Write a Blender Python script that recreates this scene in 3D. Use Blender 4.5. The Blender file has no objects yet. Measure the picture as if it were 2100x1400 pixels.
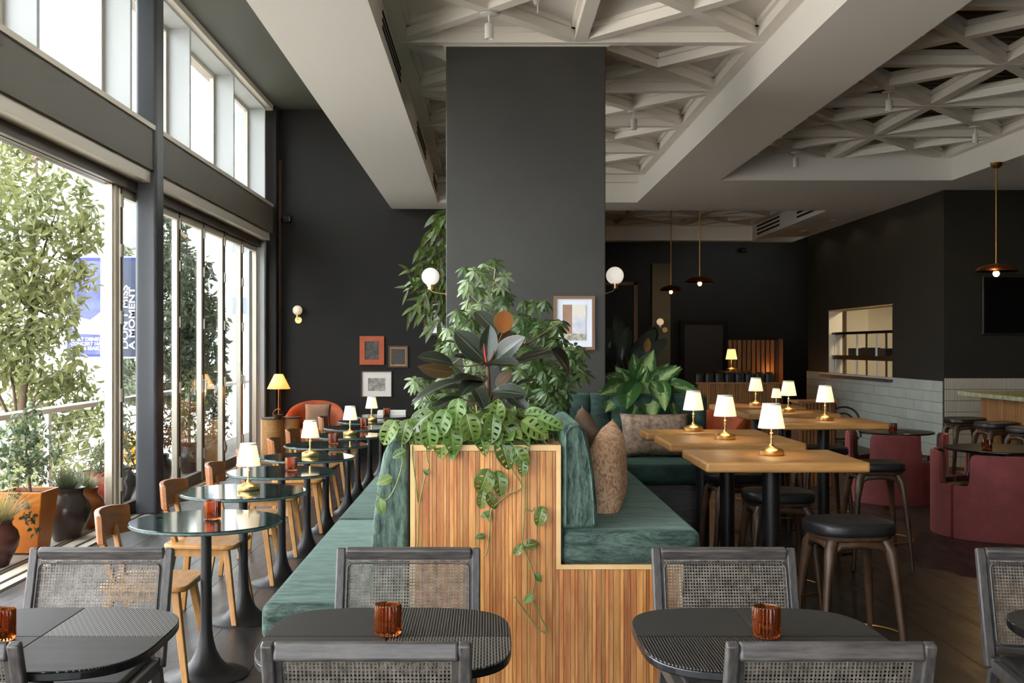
import bpy, bmesh, math, random
from mathutils import Vector, Matrix
random.seed(11)
S = bpy.context.scene
C = S.collection
PI = math.pi
R = random.uniform

# ------------------------------------------------------------------ camera, world, exposure
FPX = 2300.0                     # focal length in pixels of the 2100 px wide frame
EYE = 1.57
cd = bpy.data.cameras.new('camera')
cam = bpy.data.objects.new('camera', cd)
C.objects.link(cam)
cam.location = (0, 0, EYE)
cam.rotation_euler = (PI / 2, 0, 0)
cd.sensor_width = 36.0
cd.lens = 36.0 * FPX / 2100.0
cd.shift_x = 50.0 / 2100.0
cd.shift_y = 10.0 / 2100.0
cd.clip_end = 400
S.camera = cam

W = bpy.data.worlds.new('sky')
S.world = W
W.use_nodes = True
bg = W.node_tree.nodes['Background']
bg.inputs['Color'].default_value = (0.93, 0.97, 1.03, 1)
bg.inputs['Strength'].default_value = 3.4

S.view_settings.view_transform = 'Standard'
S.view_settings.look = 'None'
S.view_settings.exposure = 1.66
S.view_settings.gamma = 1.0
S.view_settings.use_curve_mapping = False
S.cycles.max_bounces = 6
S.cycles.diffuse_bounces = 4
S.cycles.glossy_bounces = 3
S.cycles.transmission_bounces = 5
S.cycles.transparent_max_bounces = 12
S.cycles.use_adaptive_sampling = True
S.cycles.adaptive_threshold = 0.06
S.cycles.adaptive_min_samples = 16
S.cycles.sample_clamp_indirect = 6.0
S.cycles.caustics_reflective = False
S.cycles.caustics_refractive = False


# ------------------------------------------------------------------ helpers
def lin(c):
    def f(v):
        v /= 255.0
        return v / 12.92 if v <= 0.04045 else ((v + 0.055) / 1.055) ** 2.4
    return (f(c[0]), f(c[1]), f(c[2]), 1.0)


class MB:
    """collects shapes of ONE mesh"""
    def __init__(s):
        s.v = []; s.f = []; s.uv = None

    def add(s, vs, fs):
        k = len(s.v)
        s.v += [tuple(p) for p in vs]
        s.f += [tuple(i + k for i in f) for f in fs]
        return s

    def box(s, x0, y0, z0, x1, y1, z1):
        return s.add([(x0, y0, z0), (x1, y0, z0), (x1, y1, z0), (x0, y1, z0), (x0, y0, z1), (x1, y0, z1), (x1, y1, z1), (x0, y1, z1)],
                     [(0, 3, 2, 1), (4, 5, 6, 7), (0, 1, 5, 4), (1, 2, 6, 5), (2, 3, 7, 6), (3, 0, 4, 7)])

    def cbox(s, c, d):
        return s.box(c[0] - d[0] / 2, c[1] - d[1] / 2, c[2] - d[2] / 2, c[0] + d[0] / 2, c[1] + d[1] / 2, c[2] + d[2] / 2)

    def beam(s, a, b, w, h, w2=None, h2=None, up=(0, 0, 1)):
        a = Vector(a); b = Vector(b); d = (b - a).normalized()
        u = Vector(up)
        if abs(d.dot(u)) > 0.99:
            u = Vector((0, 1, 0))
        x = d.cross(u).normalized(); y = x.cross(d).normalized()
        w2 = w if w2 is None else w2; h2 = h if h2 is None else h2
        vs = []
        for p, ww, hh in ((a, w, h), (b, w2, h2)):
            for sx, sy in ((-1, -1), (1, -1), (1, 1), (-1, 1)):
                vs.append(p + x * sx * ww / 2 + y * sy * hh / 2)
        return s.add(vs, [(0, 3, 2, 1), (4, 5, 6, 7), (0, 1, 5, 4), (1, 2, 6, 5), (2, 3, 7, 6), (3, 0, 4, 7)])

    def tube(s, pts, r, n=8, closed=False):
        pts = [Vector(p) for p in pts]
        m = len(pts)
        rs = r if isinstance(r, (list, tuple)) else [r] * m
        vs = []; prev = None
        for i, p in enumerate(pts):
            if closed:
                t = pts[(i + 1) % m] - pts[i - 1]
            else:
                t = pts[min(i + 1, m - 1)] - pts[max(i - 1, 0)]
            t.normalize()
            if prev is None:
                u = Vector((0, 0, 1)) if abs(t.z) < 0.9 else Vector((1, 0, 0))
                x = t.cross(u).normalized()
            else:
                x = (prev - t * prev.dot(t)).normalized()
            prev = x
            y = t.cross(x)
            for k in range(n):
                a = 2 * PI * k / n
                vs.append(p + (x * math.cos(a) + y * math.sin(a)) * rs[i])
        fs = []
        for i in range(m if closed else m - 1):
            j = (i + 1) % m
            for k in range(n):
                l = (k + 1) % n
                fs.append((i * n + k, i * n + l, j * n + l, j * n + k))
        if not closed:
            fs.append(tuple(range(n))[::-1])
            fs.append(tuple((m - 1) * n + k for k in range(n)))
        return s.add(vs, fs)

    def lathe(s, prof, n=24, c=(0, 0, 0), rib=0, ribn=0):
        vs = []; m = len(prof)
        for r, z in prof:
            for k in range(n):
                a = 2 * PI * k / n
                rr = r * (1 + rib * (math.cos(a * ribn) if ribn else 0))
                vs.append((c[0] + rr * math.cos(a), c[1] + rr * math.sin(a), c[2] + z))
        fs = []
        for i in range(m - 1):
            for k in range(n):
                l = (k + 1) % n
                fs.append((i * n + k, i * n + l, (i + 1) * n + l, (i + 1) * n + k))
        if prof[0][0] > 1e-5:
            fs.append(tuple(range(n))[::-1])
        if prof[-1][0] > 1e-5:
            fs.append(tuple((m - 1) * n + k for k in range(n)))
        return s.add(vs, fs)

    def prism(s, poly, z0, z1):
        n = len(poly)
        return s.add([(x, y, z0) for x, y in poly] + [(x, y, z1) for x, y in poly],
                     [tuple(range(n))[::-1], tuple(range(n, 2 * n))] + [(i, (i + 1) % n, n + (i + 1) % n, n + i) for i in range(n)])

    def extrude(s, poly, axis, t0, t1):
        """poly in the plane across the axis: axis y -> (x,z); axis x -> (y,z)"""
        n = len(poly)
        g = (lambda p, t: (p[0], t, p[1])) if axis == 'y' else (lambda p, t: (t, p[0], p[1]))
        return s.add([g(p, t0) for p in poly] + [g(p, t1) for p in poly],
                     [tuple(range(n)), tuple(range(n, 2 * n))[::-1]] + [(i, n + i, n + (i + 1) % n, (i + 1) % n) for i in range(n)])

    def sphere(s, c, r, n=20, m=12, sq=(1, 1, 1)):
        vs = [(c[0], c[1], c[2] - r * sq[2])]; fs = []
        for i in range(1, m):
            t = PI * i / m
            for k in range(n):
                a = 2 * PI * k / n
                vs.append((c[0] + r * sq[0] * math.sin(t) * math.cos(a), c[1] + r * sq[1] * math.sin(t) * math.sin(a), c[2] - r * sq[2] * math.cos(t)))
        vs.append((c[0], c[1], c[2] + r * sq[2]))
        for k in range(n):
            l = (k + 1) % n
            fs.append((0, 1 + l, 1 + k))
            for i in range(m - 2):
                fs.append((1 + i * n + k, 1 + i * n + l, 1 + (i + 1) * n + l, 1 + (i + 1) * n + k))
            fs.append((len(vs) - 1, 1 + (m - 2) * n + k, 1 + (m - 2) * n + l))
        return s.add(vs, fs)

    def mesh(s, name):
        me = bpy.data.meshes.new(name)
        me.from_pydata(s.v, [], s.f)
        if s.uv is not None:
            L = me.uv_layers.new(name='UVMap')
            for lp in me.loops:
                L.data[lp.index].uv = s.uv[lp.vertex_index]
        return me

    def build(s, name, mt, parent=None, smooth=0, bevel=0, seg=2, solid=0, fix=True, kind=None, label=None):
        me = s.mesh(name)
        if fix:
            b = bmesh.new(); b.from_mesh(me)
            bmesh.ops.recalc_face_normals(b, faces=b.faces)
            b.to_mesh(me); b.free()
        return link(name, me, mt, parent, smooth, bevel, seg, solid, kind, label)


def link(name, me, mt, parent=None, smooth=0, bevel=0, seg=2, solid=0, kind=None, label=None):
    if mt is not None and not me.materials:
        me.materials.append(M[mt] if isinstance(mt, str) else mt)
    o = bpy.data.objects.new(name, me)
    C.objects.link(o)
    if parent is not None:
        o.parent = parent
    if smooth:
        me.polygons.foreach_set('use_smooth', [True] * len(me.polygons))
        if smooth < 180:
            me.set_sharp_from_angle(angle=math.radians(smooth))
    if solid:
        md = o.modifiers.new('solid', 'SOLIDIFY'); md.thickness = solid
    if bevel:
        md = o.modifiers.new('bevel', 'BEVEL'); md.width = bevel; md.segments = seg; md.limit_method = 'ANGLE'
        md.angle_limit = math.radians(35)
    if kind:
        o['kind'] = kind
    if label:
        o['label'] = label
    return o


def tag(o, label, cat=None, group=None, kind=None):
    o['label'] = label
    if cat: o['category'] = cat
    if group: o['group'] = group
    if kind: o['kind'] = kind
    return o


def struct(o, label, cat=None):
    o['kind'] = 'structure'; o['label'] = label
    o['category'] = cat or 'structure'
    return o


def thing(name, label, cat, loc=(0, 0, 0), rz=0, group=None, scale=1):
    o = bpy.data.objects.new(name, None)
    o.empty_display_size = 0.1
    C.objects.link(o)
    o.location = loc; o.rotation_euler = (0, 0, rz); o.scale = (scale,) * 3
    return tag(o, label, cat, group)


KIDS = {}


def kids(o):
    return [c for c in C.objects if c.parent is o]


def copy_tree(o, parent=None, loc=None, rz=None, label=None, group=None):
    ks = KIDS.get(o.name)
    if ks is None:
        ks = KIDS[o.name] = kids(o)
    c = o.copy(); C.objects.link(c); c.parent = parent
    if loc is not None: c.location = loc
    if rz is not None: c.rotation_euler = (0, 0, rz)
    if label: c['label'] = label
    if group: c['group'] = group
    for k in ks:
        copy_tree(k, c)
    return c


def piece(name, me, parent, loc=(0, 0, 0), rot=None, scale=None):
    o = bpy.data.objects.new(name, me)
    C.objects.link(o); o.parent = parent; o.location = loc
    if rot is not None: o.rotation_euler = rot
    if scale is not None: o.scale = scale if not isinstance(scale, (int, float)) else (scale,) * 3
    return o


def orient(o, pos, d, n, sc=1.0, sx=None):
    """local +Y along d, +Z near n"""
    y = Vector(d).normalized(); n = Vector(n)
    if abs(y.dot(n.normalized())) > 0.98:
        n = Vector((0.3, -1, 0.2))
    x = y.cross(n).normalized(); z = x.cross(y).normalized()
    m = Matrix((x * (sx or sc), y * sc, z * sc)).transposed().to_4x4()
    m.translation = Vector(pos)
    o.matrix_basis = m
    return o


def at(px, py, Y):
    return Vector(((px - 1000.0) * Y / FPX, Y, EYE - (py - 710.0) * Y / FPX))


def XP(px, Y):
    return (px - 1000.0) * Y / FPX


def ZP(py, Y):
    return EYE - (py - 710.0) * Y / FPX


# ------------------------------------------------------------------ materials
M = {}


def mat(name, c1, c2=None, scale=6, stretch=(1, 1, 1), detail=4, lo=.35, hi=.65, rough=.5, rough2=None, metal=0, bump=0, bscale=None,
        bdist=.01, sheen=0, sheen_tint=None, rnd=0, coat=0, trans=0, ior=1.45, emit=None, es=0, spec=.5, translucent=0, coord='Object', distort=0,
        sub=0, hue=0, nrough=.6):
    m = bpy.data.materials.new(name)
    m.use_nodes = True
    nt = m.node_tree; N = nt.nodes; Lk = nt.links
    p = N['Principled BSDF']
    p.inputs['Roughness'].default_value = rough
    p.inputs['Metallic'].default_value = metal
    p.inputs['IOR'].default_value = ior
    p.inputs['Specular IOR Level'].default_value = spec
    p.inputs['Coat Weight'].default_value = coat
    p.inputs['Coat Roughness'].default_value = .15
    p.inputs['Transmission Weight'].default_value = trans
    p.inputs['Sheen Weight'].default_value = sheen
    p.inputs['Sheen Roughness'].default_value = .4
    if sheen_tint: p.inputs['Sheen Tint'].default_value = lin(sheen_tint)
    if emit:
        p.inputs['Emission Color'].default_value = lin(emit)
        p.inputs['Emission Strength'].default_value = es
    col = None
    if c2 is not None or bump or rnd:
        tc = N.new('ShaderNodeTexCoord'); mp = N.new('ShaderNodeMapping')
        mp.inputs['Scale'].default_value = stretch
        Lk.new(tc.outputs[coord], mp.inputs['Vector'])
        vec = mp.outputs['Vector']
        oi = None
        if rnd:
            oi = N.new('ShaderNodeObjectInfo')
            mul = N.new('ShaderNodeMath'); mul.operation = 'MULTIPLY'; mul.inputs[1].default_value = 41.0
            Lk.new(oi.outputs['Random'], mul.inputs[0])
            ad = N.new('ShaderNodeVectorMath'); ad.operation = 'ADD'
            Lk.new(vec, ad.inputs[0]); Lk.new(mul.outputs[0], ad.inputs[1])
            vec = ad.outputs[0]
        nz = N.new('ShaderNodeTexNoise')
        nz.inputs['Scale'].default_value = scale; nz.inputs['Detail'].default_value = detail
        nz.inputs['Roughness'].default_value = nrough; nz.inputs['Distortion'].default_value = distort
        Lk.new(vec, nz.inputs['Vector'])
        if c2 is not None:
            rp = N.new('ShaderNodeValToRGB')
            rp.color_ramp.elements[0].position = lo; rp.color_ramp.elements[1].position = hi
            rp.color_ramp.elements[0].color = lin(c1); rp.color_ramp.elements[1].color = lin(c2)
            Lk.new(nz.outputs['Fac'], rp.inputs['Fac'])
            col = rp.outputs['Color']
        else:
            rg = N.new('ShaderNodeRGB'); rg.outputs[0].default_value = lin(c1); col = rg.outputs[0]
        if rnd:
            hs = N.new('ShaderNodeHueSaturation')
            mr = N.new('ShaderNodeMapRange')
            mr.inputs['To Min'].default_value = 1 - rnd; mr.inputs['To Max'].default_value = 1 + rnd
            Lk.new(oi.outputs['Random'], mr.inputs['Value'])
            Lk.new(mr.outputs[0], hs.inputs['Value'])
            if hue:
                m2 = N.new('ShaderNodeMath'); m2.operation = 'FRACT'
                m3 = N.new('ShaderNodeMath'); m3.operation = 'MULTIPLY'; m3.inputs[1].default_value = 17.3
                Lk.new(oi.outputs['Random'], m3.inputs[0]); Lk.new(m3.outputs[0], m2.inputs[0])
                m4 = N.new('ShaderNodeMapRange'); m4.inputs['To Min'].default_value = .5 - hue; m4.inputs['To Max'].default_value = .5 + hue
                Lk.new(m2.outputs[0], m4.inputs['Value']); Lk.new(m4.outputs[0], hs.inputs['Hue'])
            Lk.new(col, hs.inputs['Color']); col = hs.outputs['Color']
        Lk.new(col, p.inputs['Base Color'])
        if rough2 is not None:
            mr = N.new('ShaderNodeMapRange'); mr.inputs['To Min'].default_value = rough; mr.inputs['To Max'].default_value = rough2
            mr.inputs['From Min'].default_value = lo; mr.inputs['From Max'].default_value = hi
            Lk.new(nz.outputs['Fac'], mr.inputs['Value']); Lk.new(mr.outputs[0], p.inputs['Roughness'])
        if bump:
            b = N.new('ShaderNodeBump'); b.inputs['Strength'].default_value = bump; b.inputs['Distance'].default_value = bdist
            src = nz
            if bscale:
                src = N.new('ShaderNodeTexNoise'); src.inputs['Scale'].default_value = bscale; src.inputs['Detail'].default_value = 3
                Lk.new(vec, src.inputs['Vector'])
            Lk.new(src.outputs['Fac'], b.inputs['Height']); Lk.new(b.outputs[0], p.inputs['Normal'])
    else:
        p.inputs['Base Color'].default_value = lin(c1)
    if translucent:
        tr = N.new('ShaderNodeBsdfTranslucent')
        if col is not None: Lk.new(col, tr.inputs['Color'])
        else: tr.inputs['Color'].default_value = lin(c1)
        mx = N.new('ShaderNodeMixShader'); mx.inputs[0].default_value = translucent
        Lk.new(p.outputs[0], mx.inputs[1]); Lk.new(tr.outputs[0], mx.inputs[2])
        Lk.new(mx.outputs[0], N['Material Output'].inputs['Surface'])
    M[name] = m
    return m


# plaster, paint, stone
mat('white_paint', (236, 232, 225), rough=.75)
mat('lattice_white', (234, 228, 218), rough=.6)
mat('panel_white', (226, 221, 213), rough=.8)
mat('deck_dark', (120, 108, 92), rough=.8)
mat('charcoal', (25, 22, 18), (29, 26, 21), scale=2, rough=.6, spec=.3, bump=.15, bscale=160, bdist=.002)
mat('charcoal_lit', (41, 40, 36), (46, 45, 40), scale=2, rough=.6, spec=.3, bump=.15, bscale=160, bdist=.002)  # charcoal paint lightened in place of light missing on the right and far walls
mat('column_paint', (48, 46, 41), (54, 52, 46), scale=1.5, rough=.42, bump=.12, bscale=150, bdist=.002)
mat('dark_ceiling', (72, 72, 62), rough=.6)
mat('steel_paint', (66, 67, 70), (71, 72, 75), scale=2, rough=.35)
mat('header_paint', (88, 81, 68), rough=.5)
mat('reveal_paint', (172, 173, 171), rough=.5)
mat('aluminium', (196, 186, 168), rough=.38, metal=.25)
mat('alu_dark', (70, 62, 52), rough=.4, metal=.4)
mat('hinge_metal', (190, 184, 172), rough=.35, metal=.8)
mat('floor_wood', (32, 30, 28), (42, 39, 37), scale=3, stretch=(4, .7, 1), rough=.3, rough2=.42, bump=.12, bdist=.003, rnd=.14)
mat('floor_base', (26, 24, 23), rough=.5)
mat('terrace_stone', (92, 85, 74), (108, 100, 88), scale=5, rough=.7)
mat('street', (196, 188, 176), (176, 170, 160), scale=.4, rough=.9)
mat('far_building', (226, 222, 214), rough=.9)
mat('far_building_warm', (196, 184, 168), rough=.9)
mat('far_window', (120, 128, 138), rough=.3)
mat('tile_green', (190, 193, 181), (176, 181, 170), scale=3, rough=.3, rnd=.05, bump=.1, bdist=.004)
mat('tile_cream', (200, 193, 176), rough=.35)
mat('grout', (52, 50, 46), rough=.9)
mat('grout_green', (112, 113, 104), rough=.9)
# wood
mat('oak', (170, 120, 66), (190, 140, 82), scale=5, stretch=(1.2, 9, 9), rough=.38, bump=.08, bdist=.003, rnd=.04)
mat('oak_y', (176, 128, 78), (196, 149, 96), scale=5, stretch=(9, 1.2, 9), rough=.38, bump=.08, bdist=.003, rnd=.04)
mat('chair_wood', (176, 126, 66), (150, 104, 48), scale=5, stretch=(7, 2, 2), rough=.42, bump=.06, bdist=.003, rnd=.05)
mat('chair_wood_dark', (142, 84, 34), (120, 68, 26), scale=5, stretch=(3, 2, 8), rough=.35, bump=.05, bdist=.003, rnd=.06)
mat('slat_wood', (168, 98, 46), (206, 148, 86), scale=4, stretch=(8, 8, .9), detail=5, rough=.45, bump=.06, bdist=.003, rnd=.3, hue=.006)
mat('slat_back', (104, 62, 30), rough=.7)
mat('trim_wood', (222, 184, 128), (214, 172, 112), scale=4, stretch=(3, 3, 3), rough=.45)
mat('slat_wood_far', (148, 104, 62), (130, 90, 52), scale=4, stretch=(8, 8, .9), rough=.5, rnd=.2)
mat('black_wood', (54, 50, 48), (88, 82, 78), scale=7, stretch=(1.2, 10, 10), detail=6, rough=.34, rough2=.5, bump=.35, bdist=.003)
mat('black_wood_z', (50, 47, 45), (80, 75, 71), scale=7, stretch=(10, 10, 1.2), detail=6, rough=.36, rough2=.5, bump=.3, bdist=.003)
mat('cane', (84, 77, 68), (122, 114, 103), scale=30, rough=.45)
mat('walnut', (60, 42, 28), (84, 60, 41), scale=5, stretch=(6, 6, 1), rough=.38, bump=.06, bdist=.003)
mat('walnut_far', (78, 54, 36), rough=.5)
# fabric
mat('velvet', (20, 40, 33), (88, 109, 97), scale=9, stretch=(.6, 2.6, 2.4), detail=12, nrough=.8, lo=.42, hi=.6, rough=.72, sheen=.5, sheen_tint=(172, 200, 188), bump=.2, bdist=.006, distort=.4)
mat('velvet_side', (18, 38, 31), (94, 116, 102), scale=13, stretch=(2.6, 1.6, .5), detail=12, nrough=.82, lo=.42, hi=.59, rough=.75, sheen=.45, sheen_tint=(156, 198, 174), bump=.2, bdist=.008)
mat('velvet_deep', (12, 34, 27), (48, 80, 66), scale=7, stretch=(.7, 1, 1.6), detail=12, nrough=.78, lo=.38, hi=.66, rough=.72, sheen=.5, sheen_tint=(130, 176, 156), bump=.2, bdist=.008, rnd=.06)
mat('maroon', (118, 52, 52), (134, 62, 60), scale=5, detail=6, rough=.8, sheen=.55, sheen_tint=(212, 140, 140))
mat('brown_leather', (70, 46, 34), rough=.5)
mat('orange_velvet', (150, 66, 24), (128, 52, 18), scale=5, rough=.75, sheen=.5, sheen_tint=(240, 160, 90))
mat('black_leather', (30, 29, 30), rough=.42, bump=.1, bscale=120, bdist=.002)
mat('pillow_print', (240, 202, 164), (198, 136, 98), scale=24, detail=7, lo=.46, hi=.6, rough=.8, distort=2.4, bump=.1)
mat('pillow_brown', (128, 102, 80), (118, 92, 72), scale=10, rough=.85)
mat('pillow_taupe', (170, 146, 124), (112, 92, 76), scale=26, detail=6, rough=.8)
# stone, metal, glass
mat('green_marble', (20, 34, 32), (58, 80, 76), scale=9, detail=9, lo=.42, hi=.86, rough=.07, distort=1.6)
mat('marble_edge', (92, 108, 102), (60, 80, 74), scale=40, detail=6, rough=.5)
mat('bar_marble', (116, 124, 96), (170, 172, 138), scale=6, detail=8, rough=.25, distort=2)
mat('black_metal', (36, 33, 32), rough=.42, metal=.4)
mat('black_gloss', (18, 18, 19), rough=.25)
mat('brass', (216, 180, 118), rough=.3, metal=1)
mat('brass_dull', (176, 132, 70), rough=.4, metal=1)
mat('bronze', (150, 84, 46), rough=.3, metal=1)
mat('white_metal', (222, 220, 214), rough=.5)
mat('vent_dark', (18, 17, 16), rough=.9)
mat('amber_glass', (232, 126, 60), rough=.04, trans=.92, ior=1.35)
mat('opal', (244, 242, 236), rough=.35, emit=(255, 246, 230), es=.18, sub=0)
mat('opal_far', (226, 216, 198), rough=.4, emit=(255, 226, 180), es=.12)
mat('shade_lit', (250, 246, 236), rough=.8, emit=(255, 240, 214), es=.1, translucent=.4)
mat('shade_warm', (248, 214, 150), rough=.8, emit=(255, 176, 92), es=.32, translucent=.3)
mat('shade_far', (250, 226, 170), rough=.8, emit=(255, 200, 120), es=.7, translucent=.3)
mat('bulb', (255, 236, 200), emit=(255, 214, 150), es=6)
mat('bulb_dim', (255, 220, 170), emit=(255, 178, 96), es=2.2)
mat('tv_black', (12, 11, 11), rough=.12)
mat('paper', (226, 220, 208), rough=.7)
mat('paper_blue', (224, 230, 240), rough=.3, coat=.6)
mat('frame_brown', (126, 96, 72), rough=.5)
mat('frame_orange', (188, 84, 34), (172, 72, 28), scale=4, rough=.5)
mat('frame_dark', (74, 46, 26), rough=.45)
mat('frame_gold', (196, 146, 72), rough=.35, metal=.7)
mat('photo_dark', (98, 92, 80), (44, 42, 38), scale=14, detail=6, rough=.5)
mat('photo_black', (30, 24, 18), (74, 60, 34), scale=18, lo=.55, hi=.75, rough=.4)
mat('photo_pale', (186, 180, 168), (110, 104, 98), scale=14, detail=7, rough=.6)
mat('photo_mix', (200, 206, 216), (94, 104, 112), scale=20, detail=7, rough=.3)
mat('art_brown', (168, 132, 108), (150, 114, 92), scale=6, rough=.4)
mat('art_cloud', (190, 196, 214), (226, 224, 222), scale=22, detail=7, rough=.4)
mat('art_flower', (206, 200, 180), (120, 116, 100), scale=40, detail=4, rough=.4)
mat('kitchen_wall', (232, 222, 200), rough=.6)
mat('steel', (150, 146, 138), rough=.3, metal=.9)
mat('appliance', (44, 40, 38), rough=.4)
mat('door_dark', (66, 58, 56), rough=.5)
mat('pier_olive', (74, 70, 52), rough=.6)
# plants and pots
mat('soil', (40, 30, 24), (58, 44, 34), scale=30, rough=.95)
mat('stem_green', (122, 128, 70), rough=.5)
mat('stem_brown', (92, 70, 50), rough=.7)
mat('bark', (98, 82, 64), (76, 62, 48), scale=8, stretch=(1, 1, .3), rough=.85)
mat('leaf_schefflera', (62, 86, 42), (84, 108, 56), scale=10, rough=.3, translucent=.25, rnd=.28, hue=.015)
mat('leaf_pale', (150, 164, 122), (112, 134, 92), scale=10, rough=.3, translucent=.25, rnd=.25)
mat('leaf_ficus', (92, 106, 48), (62, 80, 36), scale=8, rough=.32, translucent=.25, rnd=.3, hue=.015)
mat('leaf_dark', (34, 42, 32), (44, 52, 40), scale=5, rough=.3, rnd=.2)
mat('leaf_tree', (134, 136, 88), (90, 98, 56), scale=1.2, rough=.38, translucent=.4)
mat('leaf_tree_dark', (78, 84, 58), (58, 66, 46), scale=1.2, rough=.45, translucent=.35)
mat('leaf_shrub', (76, 92, 62), (104, 116, 88), scale=3, rough=.35, translucent=.3)
mat('leaf_olive', (112, 118, 88), (90, 98, 70), scale=3, rough=.5, translucent=.3)
mat('leaf_grass', (72, 88, 40), (104, 114, 62), scale=6, rough=.5, translucent=.3)
mat('leaf_straw', (160, 144, 92), (122, 116, 68), scale=6, rough=.6, translucent=.3)
mat('flower_yellow', (250, 190, 50), rough=.6, translucent=.3)
mat('pot_orange', (176, 102, 28), (154, 84, 24), scale=4, rough=.35)
mat('pot_dark', (44, 36, 34), (58, 48, 42), scale=6, rough=.25)
mat('pot_brown', (136, 78, 32), (116, 62, 26), scale=5, rough=.3)
mat('pot_red', (122, 36, 20), (100, 28, 16), scale=5, rough=.2)
mat('pot_plum', (74, 40, 34), (58, 32, 28), scale=5, rough=.25)
mat('rail_paint', (225, 220, 212), rough=.45)
mat('rail_top', (196, 182, 172), rough=.5)
mat('cable', (200, 196, 188), rough=.3, metal=.5)
mat('banner_blue', (66, 72, 112), (106, 112, 146), scale=1.4, rough=.8, translucent=.3)
mat('banner_navy', (56, 62, 80), (70, 78, 98), scale=1.4, rough=.8, translucent=.15)
mat('banner_band', (50, 58, 112), rough=.8)
mat('letter_white', (214, 214, 220), rough=.7)
mat('letter_cream', (216, 206, 196), rough=.7)


def special_mats():
    # clear pane: see-through with a fresnel reflection
    m = bpy.data.materials.new('clear_glass'); m.use_nodes = True
    N = m.node_tree.nodes; L = m.node_tree.links
    N.remove(N['Principled BSDF'])
    tr = N.new('ShaderNodeBsdfTransparent'); tr.inputs[0].default_value = (.93, .95, .95, 1)
    gl = N.new('ShaderNodeBsdfGlossy'); gl.inputs['Roughness'].default_value = .02
    lw = N.new('ShaderNodeLayerWeight'); lw.inputs['Blend'].default_value = .5
    pw = N.new('ShaderNodeMath'); pw.operation = 'POWER'; pw.inputs[1].default_value = 5; L.new(lw.outputs['Facing'], pw.inputs[0])
    fr = N.new('ShaderNodeMath'); fr.operation = 'MULTIPLY_ADD'; fr.inputs[1].default_value = .9; fr.inputs[2].default_value = .035; L.new(pw.outputs[0], fr.inputs[0])
    mx = N.new('ShaderNodeMixShader')
    L.new(fr.outputs[0], mx.inputs[0]); L.new(tr.outputs[0], mx.inputs[1]); L.new(gl.outputs[0], mx.inputs[2])
    L.new(mx.outputs[0], N['Material Output'].inputs['Surface'])
    M['clear_glass'] = m
    # grooved black table segments: bands in one direction, or a woven grid
    for nm, ang, sc, kind in (('groove_a', 0, 74, 'band'), ('groove_b', PI / 2, 74, 'band'), ('groove_c', .62, 60, 'band'), ('groove_d', PI / 2, 26, 'weave'), ('groove_fine', PI / 2, 130, 'band')):
        m = bpy.data.materials.new(nm); m.use_nodes = True
        N = m.node_tree.nodes; L = m.node_tree.links; p = N['Principled BSDF']
        tc = N.new('ShaderNodeTexCoord'); mp = N.new('ShaderNodeMapping'); mp.inputs['Rotation'].default_value = (0, 0, ang)
        L.new(tc.outputs['Object'], mp.inputs['Vector'])
        w = N.new('ShaderNodeTexWave'); w.inputs['Scale'].default_value = sc / 2.0; w.inputs['Distortion'].default_value = .25
        w.inputs['Detail Scale'].default_value = 3
        L.new(mp.outputs[0], w.inputs['Vector'])
        h = w.outputs['Fac']
        if kind == 'weave':
            br = N.new('ShaderNodeTexBrick'); br.inputs['Scale'].default_value = sc; br.inputs['Mortar Size'].default_value = .05
            br.inputs['Brick Width'].default_value = .9; br.inputs['Row Height'].default_value = .22
            L.new(mp.outputs[0], br.inputs['Vector'])
            iv = N.new('ShaderNodeMath'); iv.operation = 'SUBTRACT'; iv.inputs[0].default_value = 1
            L.new(br.outputs['Fac'], iv.inputs[1]); h = iv.outputs[0]
        rp = N.new('ShaderNodeValToRGB')
        rp.color_ramp.elements[0].color = lin((112, 107, 99)); rp.color_ramp.elements[1].color = lin((13, 12, 12))
        rp.color_ramp.elements[0].position = .03; rp.color_ramp.elements[1].position = .16
        L.new(h, rp.inputs[0]); L.new(rp.outputs[0], p.inputs['Base Color'])
        p.inputs['Roughness'].default_value = .5; p.inputs['Specular IOR Level'].default_value = .16
        b = N.new('ShaderNodeBump'); b.inputs['Strength'].default_value = .45; b.inputs['Distance'].default_value = .002
        L.new(h, b.inputs['Height']); L.new(b.outputs[0], p.inputs['Normal'])
        M[nm] = m
    # variegated leaf: pale heart, dark margin (its own colours)
    m = bpy.data.materials.new('leaf_variegated'); m.use_nodes = True
    N = m.node_tree.nodes; L = m.node_tree.links; p = N['Principled BSDF']
    uv = N.new('ShaderNodeUVMap'); sp = N.new('ShaderNodeSeparateXYZ'); L.new(uv.outputs[0], sp.inputs[0])
    a = N.new('ShaderNodeMath'); a.operation = 'SUBTRACT'; a.inputs[1].default_value = .5; L.new(sp.outputs[0], a.inputs[0])
    ab = N.new('ShaderNodeMath'); ab.operation = 'ABSOLUTE'; L.new(a.outputs[0], ab.inputs[0])
    nz = N.new('ShaderNodeTexNoise'); nz.inputs['Scale'].default_value = 9; L.new(uv.outputs[0], nz.inputs['Vector'])
    oi = N.new('ShaderNodeObjectInfo')
    mu = N.new('ShaderNodeMath'); mu.operation = 'MULTIPLY_ADD'; mu.inputs[1].default_value = .5; L.new(nz.outputs['Fac'], mu.inputs[0]); L.new(ab.outputs[0], mu.inputs[2])
    m2 = N.new('ShaderNodeMath'); m2.operation = 'MULTIPLY_ADD'; m2.inputs[1].default_value = .25; L.new(oi.outputs['Random'], m2.inputs[0]); L.new(mu.outputs[0], m2.inputs[2])
    rp = N.new('ShaderNodeValToRGB')
    rp.color_ramp.elements[0].color = lin((150, 170, 112)); rp.color_ramp.elements[1].color = lin((48, 84, 40))
    rp.color_ramp.elements[0].position = .42; rp.color_ramp.elements[1].position = .62
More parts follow.
